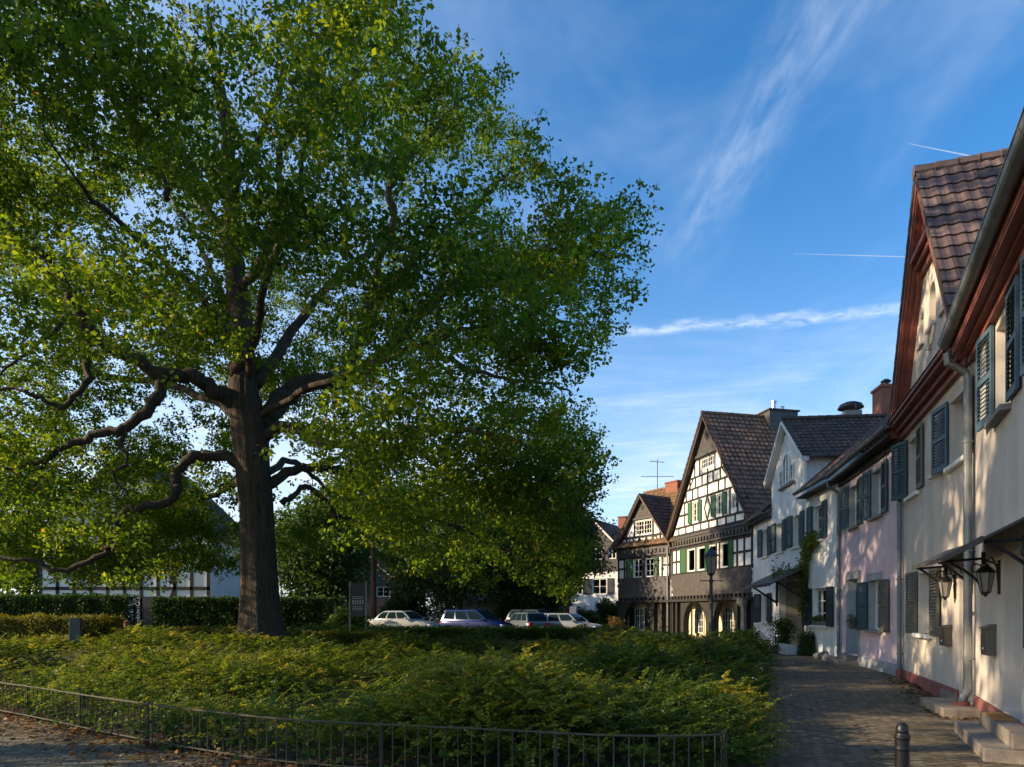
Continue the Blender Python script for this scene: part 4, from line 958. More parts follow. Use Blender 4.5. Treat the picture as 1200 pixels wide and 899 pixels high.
OAK_OUT = [(-330, -330), (120, -330), (300, -260), (430, -120), (470, -40), (484, 20), (488, 70), (500, 62), (530, 55), (560, 62), (592, 88), (588, 120), (604, 140), (640, 165), (668, 182), (684, 205), (716, 232), (752, 242),
           (766, 275), (763, 318), (742, 345), (722, 358), (722, 395), (705, 412), (690, 405), (680, 425), (686, 470), (700, 500), (714, 545), (712, 590), (690, 640), (690, 690), (650, 700), (600, 690), (560, 690), (510, 680), (470, 660), (430, 640), (400, 640),
           (360, 690), (320, 692), (270, 690), (230, 676), (190, 680), (150, 694), (90, 692), (40, 690), (0, 695), (-40, 690), (-70, 590), (-330, 545)]
def oak():
    d0 = 25.0; o = thing('oak_tree', 'huge old oak with thick bark trunk and sprawling crown, filling the left half', 'tree', (0, 0, 0))
    base = px3(308, 752, d0)
    P = lambda x, y, dd=0: np.array(px3(x, y, d0+dd))
    mains = [  # (points, start radius, end radius)
        ([(285, 440, 0), (282, 380, .2), (276, 310, .1), (272, 235, .3), (268, 170, 0), (258, 100, -.3), (247, 45, -.2), (243, 5, .2)], .46, .03),
        ([(305, 500, 0), (330, 470, .4), (352, 450, .8), (398, 446, 1.2), (440, 425, 1.5), (470, 392, 1.5), (500, 360, 1.3), (548, 318, 1.), (600, 300, .6), (650, 294, .2), (700, 298, 0), (738, 300, 0)], .40, .04),
        ([(300, 520, 0), (335, 500, -.5), (370, 515, -1.2), (395, 520, -1.8), (440, 512, -2.4), (490, 500, -3), (550, 505, -3.4), (610, 520, -3.6), (660, 545, -3.6)], .22, .04),
        ([(310, 570, 0), (345, 552, .5), (385, 548, 1.), (420, 556, 1.5), (470, 590, 2), (520, 610, 2.4), (580, 640, 2.6), (620, 660, 2.6)], .20, .04),
        ([(290, 545, 0), (255, 536, -.3), (228, 536, -.5), (207, 556, -.7), (207, 578, -.8), (185, 592, -1.), (150, 598, -1.2), (136, 615, -1.3), (130, 640, -1.5), (112, 655, -1.6), (70, 668, -1.8), (20, 655, -2), (-40, 640, -2.2)], .21, .05),
        ([(285, 480, 0), (255, 460, -.6), (228, 442, -1), (195, 440, -1.4), (160, 424, -1.8), (118, 398, -2.2), (90, 368, -2.5), (78, 335, -2.6), (50, 300, -2.8), (10, 270, -3), (-60, 220, -3)], .30, .06),
        ([(192, 440, -1.4), (178, 472, -1.6), (152, 498, -1.8), (110, 510, -2.), (70, 525, -2.1), (30, 545, -2.4), (-40, 550, -2.6)], .20, .05),
        ([(110, 390, -2.3), (102, 420, -2.3), (98, 455, -2.4), (70, 476, -2.5), (40, 462, -2.6), (8, 455, -2.7), (-40, 470, -3)], .13, .03),
        ([(80, 365, -2.5), (62, 390, -2.6), (30, 415, -2.8), (0, 440, -3)], .09, .03),
        ([(150, 500, -1.8), (140, 520, -1.9), (150, 540, -2), (132, 555, -2), (150, 580, -2)], .08, .03),
        ([(70, 525, -2.1), (50, 545, -2.2), (40, 570, -2.4), (10, 580, -2.6)], .08, .03),
        ([(275, 300, 0), (250, 255, .6), (215, 212, 1.), (190, 180, 1.2), (165, 150, 1.4), (130, 105, 1.7), (105, 65, 2), (70, 20, 2.2), (30, -50, 2.4)], .17, .05),
        ([(200, 215, 1.1), (195, 232, 1.), (196, 215, 1.), (160, 190, .8), (110, 172, .5), (70, 130, .2), (20, 90, 0)], .10, .03),
        ([(272, 230, .2), (290, 190, -.4), (310, 150, -.8), (330, 95, -1.2), (360, 55, -1.6), (410, 8, -2), (440, -40, -2.2)], .15, .04),
        ([(280, 340, 0), (315, 290, -1), (330, 240, -1.8), (328, 180, -2.4), (352, 150, -2.8), (375, 95, -3.2), (390, 40, -3.6)], .16, .04),
        ([(400, 446, 1.2), (430, 380, .6), (440, 320, 0), (462, 260, -.6), (455, 220, -.8), (480, 180, -1.2), (520, 140, -1.6), (540, 100, -1.8)], .20, .04),
        ([(500, 360, 1.3), (520, 320, 1.6), (525, 280, 2), (560, 240, 2.4), (600, 200, 2.6), (640, 190, 2.8)], .14, .03),
        ([(548, 318, 1.), (600, 340, 1.6), (650, 370, 2), (690, 385, 2.2)], .11, .03),
        ([(470, 392, 1.5), (520, 420, 2.2), (580, 440, 2.8), (640, 450, 3), (670, 460, 3)], .12, .03),
        ([(470, 510, -2.6), (520, 550, -2.4), (580, 590, -2.2), (650, 620, -2)], .10, .03),
        ([(330, 590, 0.2), (360, 570, 1), (385, 590, 1.8), (395, 605, 2.2), (420, 612, 2.8)], .12, .04),
        # limbs towards and away from the viewer
        ([(288, 450, 0), (300, 390, -1.4), (310, 340, -3), (330, 280, -5), (350, 220, -7), (360, 150, -9)], .17, .04),
        ([(285, 430, 0), (258, 375, -1.5), (215, 325, -3.5), (150, 270, -6), (90, 210, -8.5)], .16, .04),
        ([(292, 440, 0), (270, 380, 3), (250, 320, 6), (220, 260, 9), (180, 200, 11)], .24, .05),
        ([(300, 450, 0), (340, 390, 3), (390, 330, 6), (450, 280, 9), (500, 240, 11)], .24, .05),
        ([(298, 500, 0), (250, 470, 3), (190, 450, 6), (120, 440, 9), (60, 420, 11)], .22, .05),
        ([(300, 490, 0), (350, 460, -1.5), (420, 430, -4), (510, 400, -6.5), (580, 380, -8)], .13, .03),
        ([(305, 560, 0), (340, 540, 3), (370, 560, 6), (400, 590, 8)], .16, .04),
        ([(292, 560, 0), (260, 575, 3), (220, 590, 6), (160, 610, 8)], .16, .04),
    ]
    tr = MB(); rg = np.random.default_rng(3)
    tp = catmull([(base.x+.06, d0, base.z-.5), tuple(P(307, 735)), tuple(P(305, 690)), tuple(P(303, 640)), tuple(P(301, 590)), tuple(P(297, 545)), tuple(P(294, 505)), tuple(P(287, 470)), tuple(P(285, 435))], 4)
    zz = np.linspace(0, 1, len(tp)); tw = np.interp(zz, [0, .08, .13, .25, .45, .62, .75, .88, 1], [1.30, 1.02, .80, .65, .58, .58, .63, .57, .41])
    ph = rg.uniform(0, 6.3, 6)
    def flute(i, th): return 1+.05*math.sin(3*th+ph[0])+.035*math.sin(7*th+ph[1]+i*.12)+.022*math.sin(13*th+ph[2]-i*.2)+.018*math.sin(23*th+ph[3]+i*.3)
    tr.tube(tp, list(tw), 56, True, flute)
    tr.build('trunk', 'bark', o, smooth=True)
    pos = []; rad = []; dirs = []; lm = MB()
    for pts, r0, r1 in mains:
        Q = catmull([tuple(P(*p)) for p in pts], 5); n = len(Q)
        Q[1:-1] += rg.normal(0, .05, (n-2, 3)); rr = r1+(r0-r1)*(1-np.linspace(0, 1, n))**.85
        f2 = rg.uniform(0, 6.3, 2)
        lm.tube([tuple(q) for q in Q], list(rr*(1+rg.normal(0, .06, n))), 10)
        pos.append(Q[3:]); rad.append(rr[3:]); dirs.append(norm(np.gradient(Q, axis=0))[3:])
    pos = np.concatenate(pos); rad = np.concatenate(rad); dirs = np.concatenate(dirs)
    # twig ends through the crown volume
    att = []; want = 730; c0 = P(300, 250)
    for _ in range(95):
        lowl = rg.random() < .42
        x_, y_, e_ = rg.uniform(-60, 272), (rg.uniform(600, 672) if lowl else rg.uniform(340, 580)), (rg.uniform(1.6, 7) if lowl else rg.uniform(.5, 9))
        att.append(np.array(P(x_, y_, e_)))
    while len(att) < want:
        n = 6000; px = rg.uniform(-330, 770, n); py = rg.uniform(-330, 706, n)
        ok = in_poly(np.column_stack([px, py]), OAK_OUT)
        rx = (px-290)/np.where(px > 290, 500, 640); ry = (py-230)/np.where(py > 230, 540, 560); r2 = np.clip(rx**2+ry**2, 0, 1)
        R_ = 13*np.sqrt(1-r2*.92)+.6; s = rg.uniform(-1, 1, n); s = np.sign(s)*np.abs(s)**.8
        dd = s*R_
        stem = (np.abs(px-281) < 24) & (py > 285) & (dd < 1.)
        front = stem | (px > 195) & (px < 400) & (py > 410) & (dd < 1.2)
        side = (px < 215) & (py > 330) & (py < 690) & (dd < -1.6) & (rg.random(n) < np.where(py > 600, .45, .84))
        upper = (px > 150) & (px < 330) & (py < 330) & (dd < -.5) & (rg.random(n) < .45)
        ok &= ~front & ~side & ~upper
        X = (px-600)/800*(d0+dd); Z = 1.65+(718-py)*(d0+dd)/800
        # keep the silhouette when the depth changes the apparent place: shapes follow the middle plane
        Xm = (px-600)/800*d0; Zm = 1.65+(718-py)*d0/800
        sh = 1+.55*dd/d0
        X = (px-600)/800*(d0+dd*.75); Z = 1.65+(718-py)*(d0+dd*.75)/800
        q = np.column_stack([X, d0+dd, Z])
        ok &= (Z > 2.2) & (Z < 27)
        fld = np.sin(X*.62+1.3+.5*np.sin(Z*.5))*np.sin(dd*.6+.7)*np.sin(Z*.75+2.)+.6*np.sin(X*1.3+4)*np.sin(Z*1.5+1)*np.sin(dd*1.2)
        ok &= fld > -.20
        # a few see-through windows
        att += list(q[ok])
    att = np.array(att[:want]); k7 = 9
    att = np.repeat(att, k7, 0)+rg.normal(0, 1, (want*k7, 3))*[.80, .80, .34]; att = att[att[:, 2] > 2.1]
    pp = np.column_stack([600+800*att[:, 0]/att[:, 1], 718-800*(att[:, 2]-1.65)/att[:, 1]]); ok = in_poly(pp, OAK_OUT) & ((bed_dist(pp, np.array(OAK_OUT, float)) > 7)); att = att[ok]
    br = grow(pos, rad, dirs, att, rg)
    for pl, rr in br: lm.tube([tuple(p) for p in pl], list(rr), 5, False)
    lm.build('limbs', 'bark', o, smooth=True)
    C = np.concatenate([att, np.array([pl[max(1, len(pl)*2//3)] for pl, _ in br if len(pl) > 4])])
    out = norm(C-np.array([c0[0], d0, 9.]))
    tb = .42+.22*np.sin(C[:, 0]*.5)*np.sin(C[:, 2]*.7+1)+rg.normal(0, .1, len(C))
    nt = 5; tips = np.repeat(C, nt, 0)+rg.normal(0, 1, (len(C)*nt, 3))*[.36, .36, .20]
    V, F, t = scatter_leaves(tips, np.repeat(out, nt, 0)+rg.normal(0, .35, (len(tips), 3)), rg, 17, (.11, .11, .07), .140, .66, .6, np.repeat(tb, nt)+rg.normal(0, .10, len(tips)), .12)
    np_mesh('crown', V, F, 'leaf_oak', o, t)
    print('oak leaves', len(F))
oak()

def tree(name, label, x, y, H, crown, n, per, size, leaf, group=None, sig=(.5, .5, .35), trunk_r=.2, bark='bark', lean=0., z0=None, seed=1, conifer=False, holes=-.35):
    """crown = (z centre, radius x, radius y, radius z)"""
    rg = np.random.default_rng(seed); zg = tzf(x, y) if z0 is None else z0
    o = thing(name, label, 'tree', (x, y, zg), 0, group)
    zc, rx, ry, rz = crown
    tp = catmull([(0, 0, -.3), (.05, 0, H*.15), (lean*.3, .1, H*.4), (lean*.7, 0, H*.7), (lean, 0, H*.96)], 5); k = len(tp); rr = np.linspace(trunk_r, trunk_r*.12, k); rr[0] *= 1.5
    m = MB(); m.tube([tuple(p) for p in tp], list(rr), 12)
    a = []
    while len(a) < n:
        q = rg.uniform(-1, 1, (n*3, 3)); r = np.linalg.norm(q, axis=1); ok = (r < 1) & (r > rg.random(n*3)**.6*.75)
        if conifer: ok = np.hypot(q[:, 0], q[:, 1]) < (1-(q[:, 2]+1)/2)*.95+.06
        f = np.sin(q[:, 0]*4+seed)*np.sin(q[:, 1]*4+2)*np.sin(q[:, 2]*5+seed*.7)
        ok &= f > holes
        q = q[ok]*(1+.12*np.sin(q[ok][:, :1]*7+seed)); a += list(q*np.array([rx, ry, rz])+np.array([lean*.7, 0, zc]))
    a = np.array(a[:n]); a = a[a[:, 2] > .25]
    start = max(1, int(k*max(.15, (zc-rz)/H*.9)))
    br = grow(tp[start:], rr[start:], np.tile([0, 0, .4], (k-start, 1)), a, rg, seg=.9, up=-.02 if conifer else .1)
    for pl, r_ in br: m.tube([tuple(p) for p in pl], list(r_), 4, False)
    m.build('trunk', bark, o, smooth=True)
    out = norm(a-np.array([0, 0, zc]))
    tb = .45+.2*np.sin(a[:, 0]*1.1+seed)*np.sin(a[:, 2]*1.3)+rg.normal(0, .1, len(a))
    V, F, t = scatter_leaves(a, out, rg, per, sig, size, .6, .6, tb, .16)
    np_mesh('crown', V, F, leaf, o, t)
    return o
tree('oak_tree', 'neighbouring oak just outside the left edge of the view, unseen, crown shaped to dapple houses', -21.5, 7.0, 20.5, (15, 8.0, 9.3, 5.6), 360, 70, .36, 'leaf_mid', None, (.48, .48, .28), .5, seed=10, holes=.07)  # out of view; crown height and gaps shaped to dapple the house walls
tree('broadleaf_tree', 'small broadleaf tree added unseen past the left edge to dapple bed and path', -17, 3.5, 8, (5.0, 3.6, 4.5, 3.0), 90, 55, .24, 'leaf_mid', None, (.45, .45, .3), .2, seed=9, holes=.0)  # unseen tree, added so bed and path get broken sunlight
tree('broadleaf_tree', 'dark broadleaf tree with low crown standing behind the parked cars, right of the oak trunk', -3.9, 50, 12.6, (7.1, 6.5, 4.6, 4.8), 420, 60, .26, 'leaf_mid', None, (.6, .6, .4), .3, seed=11)
tree('broadleaf_tree', 'rounded broadleaf tree drooping beside the white gabled house', 0.9, 52, 10.4, (5.8, 3.3, 3.6, 3.8), 260, 60, .26, 'leaf_mid', None, (.6, .6, .4), .25, seed=12)
tree('pine_tree', 'tall pine with reddish bark and layered boughs at the right edge of the oak crown', 4.3, 53.5, 16.5, (10.6, 2.7, 2.7, 6.0), 300, 70, .24, 'leaf_pine', None, (.55, .55, .14), .22, 'bark_pine', seed=13, conifer=True)
tree('pine_tree', 'pine with straight reddish trunk behind the information board', -10.6, 52, 14, (10, 3.2, 3.2, 4), 150, 60, .28, 'leaf_pine', None, (.6, .6, .2), .30, 'bark_pine', seed=14)
tree('young_tree', 'small yellowing autumn tree above the silver saloon', -7.2, 56, 7, (4.9, 2.4, 2.4, 2.2), 130, 60, .24, 'leaf_yellow', None, (.45, .45, .3), .12, seed=15)
tree('spruce_tree', 'small dark spruce behind the silver saloon', -8.4, 54, 4.6, (2.5, 1.9, 1.9, 2.3), 150, 60, .22, 'leaf_hedge', None, (.35, .35, .12), .10, seed=16, conifer=True)
tree('young_tree', 'pale variegated tree with whitish leaves behind the blue minivan', -5.0, 53, 6.2, (3.4, 1.7, 1.7, 2.6), 120, 60, .22, 'leaf_pale', None, (.4, .4, .3), .12, seed=17)
tree('broadleaf_tree', 'slim tree with pale trunk beside the low outbuilding', 3.6, 54, 7, (4.6, 1.7, 1.7, 2.4), 110, 60, .24, 'leaf_mid', None, (.4, .4, .3), .2, 'bark_pine', seed=18)
for i, (x, y, H, w) in enumerate([(-44, 62, 13, 6), (-34, 66, 12, 5.5), (-17, 62, 12, 4.5), (-13.5, 86, 16, 6), (-24, 84, 15, 6.5), (-4, 82, 15, 6), (5, 84, 14, 6), (13.5, 96, 13.5, 5.5), (20, 100, 13, 6), (-52, 48, 12, 6)]):
    tree('background_tree', ['broad green tree far behind the half-timbered house on the left', 'green tree behind the roof of the shaded timbered house', 'bushy tree between the timbered house and the slate house', 'tall tree behind the slate house', 'broad tree beyond the hedge, left of the slate house', 'tall tree beyond the car park, behind the low outbuilding', 'tree beyond the outbuilding, left of the white gabled house', 'sunlit tree rising behind the brick chimney of the white gabled house', 'green tree hidden mostly behind the small timbered house', 'leftmost background tree beyond the hedge'][i],
         x, y, H, (H*.56, w, w, H*.42), 200, 55, .45, 'leaf_mid', 'trees beyond the square', (.9, .9, .6), .3, seed=30+i)

# ------------------------------------------------------------------ planting
def vnoise(x, y, s, seed):
    r = np.random.default_rng(seed); k = r.uniform(.5, 1.6, (6, 2))*np.where(r.random((6, 2)) > .5, 1, -1)/s; p = r.uniform(0, 6.3, 6)
    return sum(np.sin(x*k[i, 0]+y*k[i, 1]*1.1+p[i]) for i in range(6))/3.
_mr = np.random.default_rng(77)
MOUND = np.column_stack([_mr.uniform(-17, 11, 105), _mr.uniform(6.5, 32, 105), _mr.uniform(.7, 1.6, 105), _mr.uniform(.25, 1.1, 105), _mr.uniform(-1, 1, 105)])
_fm = np.array([(x, y) for x, y in ((-10, 12.6), (-7.6, 11.2), (-6.3, 10.2), (-4.2, 8.9), (-2.9, 8.0), (-1.6, 7.5), (-.2, 7.2), (.75, 6.95), (1.7, 6.95), (2.5, 7.9), (3.4, 10.4), (4.6, 13.4), (6.0, 16.8))])
MOUND = np.vstack([MOUND, np.column_stack([_fm, _mr.uniform(.45, .8, len(_fm)), _mr.uniform(.35, .75, len(_fm)), _mr.uniform(-1, 1, len(_fm))])])
def mounds(P):
    d2 = ((P[:, None, :]-MOUND[None, :, :2])**2).sum(-1)/MOUND[:, 2]**2
    g = MOUND[:, 3]*np.exp(-d2); i = g.argmax(1); return g[np.arange(len(P)), i], MOUND[i, 4]
def shrub_height(P):
    x, y = P[:, 0], P[:, 1]; e = bed_dist(P)
    h = .22+mounds(P)[0]*1.0+.14*vnoise(x, y, .42, 3)
    h = h*(.68+.32*sst(e, 0, .5))
    oakd = np.hypot(x+9.1, y-25); h *= .28+.72*sst(oakd, 2.0, 5.5)
    far_left = sst(x, -8, -12)*sst(y, 17, 21); h *= 1-.7*far_left
    h *= 1-.22*sst(x, 2, -6)*sst(y, 14, 20)
    return np.clip(h, .12, 1.25)
def cover():
    rg = np.random.default_rng(5); pts = []
    while sum(len(p) for p in pts) < 25000:
        q = np.column_stack([rg.uniform(-17, 10.5, 20000), rg.uniform(6.3, 32, 20000)])
        d = q[:, 1]; vis = np.abs(q[:, 0]/d) < .86
        q = q[in_bed(q) & vis & (rg.random(20000) < np.clip(9/d, 0, 1)**1.15)]; q = q[rg.random(len(q)) < .12+1.25*mounds(q)[0]]; pts.append(q)
    B = np.concatenate(pts)[:25000]; n = len(B)
    h = shrub_height(B); e = bed_dist(B)
    f = rg.uniform(.0, 1., n)**.55
    z = tz(B[:, 0], B[:, 1])+.03+h*f*.82
    # shoots lean along the falling surface and arch outward
    eps = .25; gx_ = (shrub_height(B+[eps, 0])-shrub_height(B-[eps, 0]))/(2*eps); gy_ = (shrub_height(B+[0, eps])-shrub_height(B-[0, eps]))/(2*eps)
    az = rg.uniform(0, 2*np.pi, n); hd = np.column_stack([np.cos(az), np.sin(az)])-np.column_stack([gx_, gy_])*1.1
    hd = hd/np.maximum(np.linalg.norm(hd, axis=1, keepdims=True), 1e-6)
    el = rg.uniform(.15, .95, n)
    D = np.column_stack([hd*np.cos(el)[:, None], np.sin(el)]); Ls = rg.uniform(.28, .62, n)*(.8+.2*f)
    tall = rg.random(n) < .03; Ls[tall] *= 1.5; el[tall] = 1.2
    m = 20; T = np.linspace(.08, 1, m)[None, :, None]
    P0 = np.column_stack([B, z])[:, None, :]
    sag = np.zeros((n, 1, 3)); sag[:, 0, 2] = -Ls*rg.uniform(.15, .5, n)
    ptsL = P0+D[:, None, :]*Ls[:, None, None]*T+sag*T**2
    tang = norm(D[:, None, :]*Ls[:, None, None]+2*sag*T)
    side = norm(np.cross(tang, np.array([0, 0, 1.]))); alt = np.where(np.arange(m) % 2 == 0, 1, -1)[None, :, None]
    patch = mounds(B)[1]*.75+.4*vnoise(B[:, 0], B[:, 1], 1.1, 8)
    upn = np.cross(side, tang)
    Dl = tang*.55+side*alt*.9+rg.normal(0, .22, (n, m, 3)); Nl = upn+rg.normal(0, .35, (n, m, 3))
    sz = np.clip(.058*(1+.03*(B[:, 1]-8)), .05, .09)*(1+.25*(patch > .5))
    L = (sz[:, None]*(1.15-.45*T[..., 0])*rg.uniform(.75, 1.25, (n, m))).ravel()
    V, F = leaf_quads(ptsL.reshape(-1, 3), Dl.reshape(-1, 3), norm(Nl.reshape(-1, 3)), L, L*.55)
    tb = .40+.30*patch+.34*(f-.6)+rg.normal(0, .13, n)
    t = np.clip(tb[:, None]+.12*T[..., 0]+rg.normal(0, .09, (n, m)), 0, 1).ravel()
    # stems as narrow ribbons with a real cross-section
    o = np_mesh('shrub_cover', V, F, 'leaf_cover', None, t); tag(o, 'dense low arching green shrubs filling the bed behind the railing', 'shrubs', None, 'stuff')
    st = MB(); idx = rg.choice(n, 2600, replace=False)
    for i in idx:
        p = ptsL[i]; b = np.array([B[i, 0]-D[i, 0]*.15, B[i, 1]-D[i, 1]*.15, float(tz(B[i, 0], B[i, 1]))])
        st.tube([b, p[0], p[7], p[14]], [.008, .006, .004, .002], 4, False)
    s = st.build('shrub_stems', 'bark', None); tag(s, 'thin brown woody stems among the low shrubs of the bed', 'stems', None, 'stuff')
    w = rg.choice(n, 60, replace=False); w = w[f[w] > .75]; c = ptsL[w, 12]
    V, F, t = scatter_leaves(c+[0, 0, .04], np.tile([0, 0, 1.], (len(c), 1)), rg, 5, (.018, .018, .01), .032, .8, .9, None, .3)
    o = np_mesh('blossoms', V, F, 'blossom', None, t); tag(o, 'tiny scattered white blossoms over the green shrubs', 'blossom', None, 'stuff')
    # broad-leaved weeds along the railing
    q = []
    for a, b in zip(FENCE[:-1], FENCE[1:]):
        a = np.array(a[:2]); b = np.array(b[:2]); L_ = np.linalg.norm(b-a)
        for k in range(int(L_*7)): q.append(a+(b-a)*rg.random()+rg.normal(0, .12, 2)+np.array([.05, .18]))
    q = np.array(q); c = np.column_stack([q, tz(q[:, 0], q[:, 1])+rg.uniform(.05, .28, len(q))])
    V, F, t = scatter_leaves(c, np.tile([0, -.5, 1.], (len(c), 1)), rg, 9, (.07, .07, .05), .085, .75, .9, np.full(len(c), .45), .2)
    o = np_mesh('weeds', V, F, 'leaf_mid', None, t); tag(o, 'broad-leaved green weeds growing along the foot of the railing', 'weeds', None, 'stuff')
FENCE = [(-14.5, 14.1), (-11, 12.55), (-8.6, 11.25), (-7.0, 10.2), (-5.6, 9.2), (-4.0, 8.15), (-2.5, 7.3), (-1.2, 6.88), (-.2, 6.62), (.9, 6.3), (1.8, 6.33), (2.05, 6.6)]
cover()
def hedge_block(name, label, x0, x1, y0, y1, z0, h, leaf, n, size, cat='hedge', wob=.06, box=True, group=None, round_=0, loose=.09):
    """clipped hedge: leafy shell over a block of twigs"""
    rg = np.random.default_rng(int(abs(x0*10+y0*7+h*100))); o = thing(name, label, cat, ((x0+x1)/2, (y0+y1)/2, z0), 0, group)
    X, Y = (x1-x0)/2, (y1-y0)/2
    P = []; N = []
    while len(P) < n:
        f = rg.random(); u = rg.uniform(-1, 1, 3)
        a_top, a_front, a_side = X*Y*4, 2*X*h, 2*Y*h
        f *= a_top+2*a_front+2*a_side
        if f < a_top: p = (u[0]*X, u[1]*Y, h); nn = (0, 0, 1)
        elif f < a_top+2*a_front: s = -1 if rg.random() < .75 else 1; p = (u[0]*X, s*Y, (u[2]+1)/2*h); nn = (0, s, .2)
        else: s = 1 if rg.random() < .5 else -1; p = (s*X, u[1]*Y, (u[2]+1)/2*h); nn = (s, 0, .2)
        p = np.array(p, float); nn = np.array(nn, float)
        if round_:
            q = p-np.array([0, 0, h*.45]); e = np.array([X, Y, h*.55]); r = np.linalg.norm(q/e); q = q/r*(1-round_*.0) if r > 1 else q; p = p*(1-round_)+(q+np.array([0, 0, h*.45]))*round_; nn = nn*(1-round_)+(q/e**2)*round_
        P.append(p); N.append(nn)
    P = np.array(P); N = norm(np.array(N)); dep = np.abs(rg.normal(0, loose, n))
    P = P-N*dep[:, None]+N*(wob*vnoise(P[:, 0]*2.3+P[:, 2], P[:, 1]*2+P[:, 2]*2, .7, 4))[:, None]+rg.normal(0, wob*.35, (n, 3))
    P[:, 2] = np.maximum(P[:, 2], .02)
    D = rg.normal(0, 1, (n, 3))+np.array([0, 0, .3]); Nn = N+rg.normal(0, .55, (n, 3)); L = size*rg.uniform(.7, 1.3, n)
    V, F = leaf_quads(P, D, norm(Nn), L, L*.6)
    np_mesh('foliage', V, F, leaf, o, np.clip(.42+.15*vnoise(P[:, 0], P[:, 2], .5, 6)+rg.normal(0, .2, n), 0, 1))
    m = MB(); st = max(4, int(X*2/.35))
    for k in range(st):
        bx, by = rg.uniform(-.85, .85)*X, rg.uniform(-.6, .6)*Y; m.tube([(bx, by, -.05), (bx+rg.normal(0, .05), by+rg.normal(0, .05), h*.5), (bx+rg.normal(0, .15), by+rg.normal(0, .15), h*.85)], [.03, .02, .008], 5)
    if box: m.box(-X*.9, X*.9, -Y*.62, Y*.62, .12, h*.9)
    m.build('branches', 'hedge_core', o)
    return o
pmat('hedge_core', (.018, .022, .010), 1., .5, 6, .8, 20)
hedge_block('hedge', 'tall dark clipped hedge left of the garden gate', -36, -21.15, 37.4, 38.8, .65, 1.95, 'leaf_hedge', 26000, .12)
hedge_block('hedge', 'tall dark clipped hedge between garden gate and oak trunk', -19.75, -10.1, 37.4, 38.8, .62, 1.85, 'leaf_hedge', 20000, .12)
hedge_block('hedge', 'low golden-green hedge at the left edge behind the bed', -21, -13.1, 21.4, 23.2, .6, .92, 'leaf_golden', 26000, .07, wob=.09)
hedge_block('hedge', 'low golden hedge strip just left of the oak trunk', -12.4, -9.9, 24.6, 26.2, .6, .46, 'leaf_golden', 9000, .07, wob=.07)
hedge_block('hedge', 'low golden hedge strip right of the oak trunk', -8.0, -4.6, 26.0, 27.2, .48, .42, 'leaf_golden', 9000, .07, wob=.07)
hedge_block('hedge', 'long low dark hedge in front of the parked cars', -8.6, 4.8, 33.6, 34.5, .2, .72, 'leaf_cover', 20000, .085, wob=.12)
hedge_block('bush', 'rounded green bush between hedge and information board', -9.6, -7.4, 34.8, 36.6, .35, 1.5, 'leaf_cover', 7000, .11, 'bush', .14, False, None, 1, .14)
hedge_block('bush', 'large rounded sunlit bush behind the parked cars', -1.6, 4.1, 53, 56, .2, 3.0, 'leaf_cover', 12000, .17, 'bush', .30, False, None, 1, .3)
hedge_block('bush', 'loose green bush in front of the white gabled house', 6.6, 9.0, 53.5, 55.5, .2, 2.4, 'leaf_mid', 6000, .17, 'bush', .30, False, None, 1, .3)
hedge_block('bush', 'dark bush against the corner of the small timbered house', 4.7, 6.4, 49.5, 51.2, .2, 1.7, 'leaf_mid', 5000, .15, 'bush', .30, False, None, 1, .3)
hedge_block('bush', 'reddish-orange plant in front of the small timbered house', 6.0, 6.95, 42.2, 43.0, .18, 1.15, 'leaf_orange', 2600, .10, 'plant', .25, False, None, 1, .28)
hedge_block('bush', 'leafy green plant at the foot of the white house wall', 11.15, 11.75, 26.0, 26.9, 0, .95, 'leaf_mid', 2200, .08, 'plant', .2, False, None, 1, .2)
hedge_block('bush', 'dark rosebush with thin stems beside the porch step', 10.75, 11.55, 27.6, 28.5, 0, 1.6, 'leaf_mid', 2600, .08, 'plant', .25, False, None, 1, .28)
def litter():
    rg = np.random.default_rng(21); q = []
    for a, b in zip(FENCE[:-1], FENCE[1:]):
        a = np.array(a[:2]); b = np.array(b[:2])
        k = int(np.linalg.norm(b-a)*150); t = rg.random(k)[:, None]; n_ = np.array([-(b-a)[1], (b-a)[0]])/np.linalg.norm(b-a)
        q.append(a+(b-a)*t-n_*np.abs(rg.normal(0, .55, k))[:, None]+n_*.2)
    q.append(np.column_stack([rg.uniform(-10, 6, 260), rg.uniform(5, 14, 260)])); q.append(np.column_stack([rg.uniform(-13, -7, 900), rg.uniform(21, 28, 900)]))
    s = rg.random(500)[:, None]; a = np.array([10., 17.3]); b = np.array([7.6, 11.2]); q.append(a+(b-a)*s+np.column_stack([-np.abs(rg.normal(0, .3, 500)), rg.normal(0, .1, 500)]))
    q = np.concatenate(q); n = len(q); P = np.column_stack([q, tz(q[:, 0], q[:, 1])+.012+np.where(in_bed(q), .05, 0)+rg.random(n)*.015])
    D = rg.normal(0, 1, (n, 3))*[1, 1, .15]; N = rg.normal(0, .3, (n, 3))+[0, 0, 1]; L = rg.uniform(.05, .12, n)
    V, F = leaf_quads(P, D, norm(N), L, L*.6, .25); o = np_mesh('fallen_leaves', V, F, 'leaf_fallen', None, rg.random(n)); tag(o, 'brown fallen leaves scattered along the path edge and railing', 'leaves', None, 'stuff')
litter()

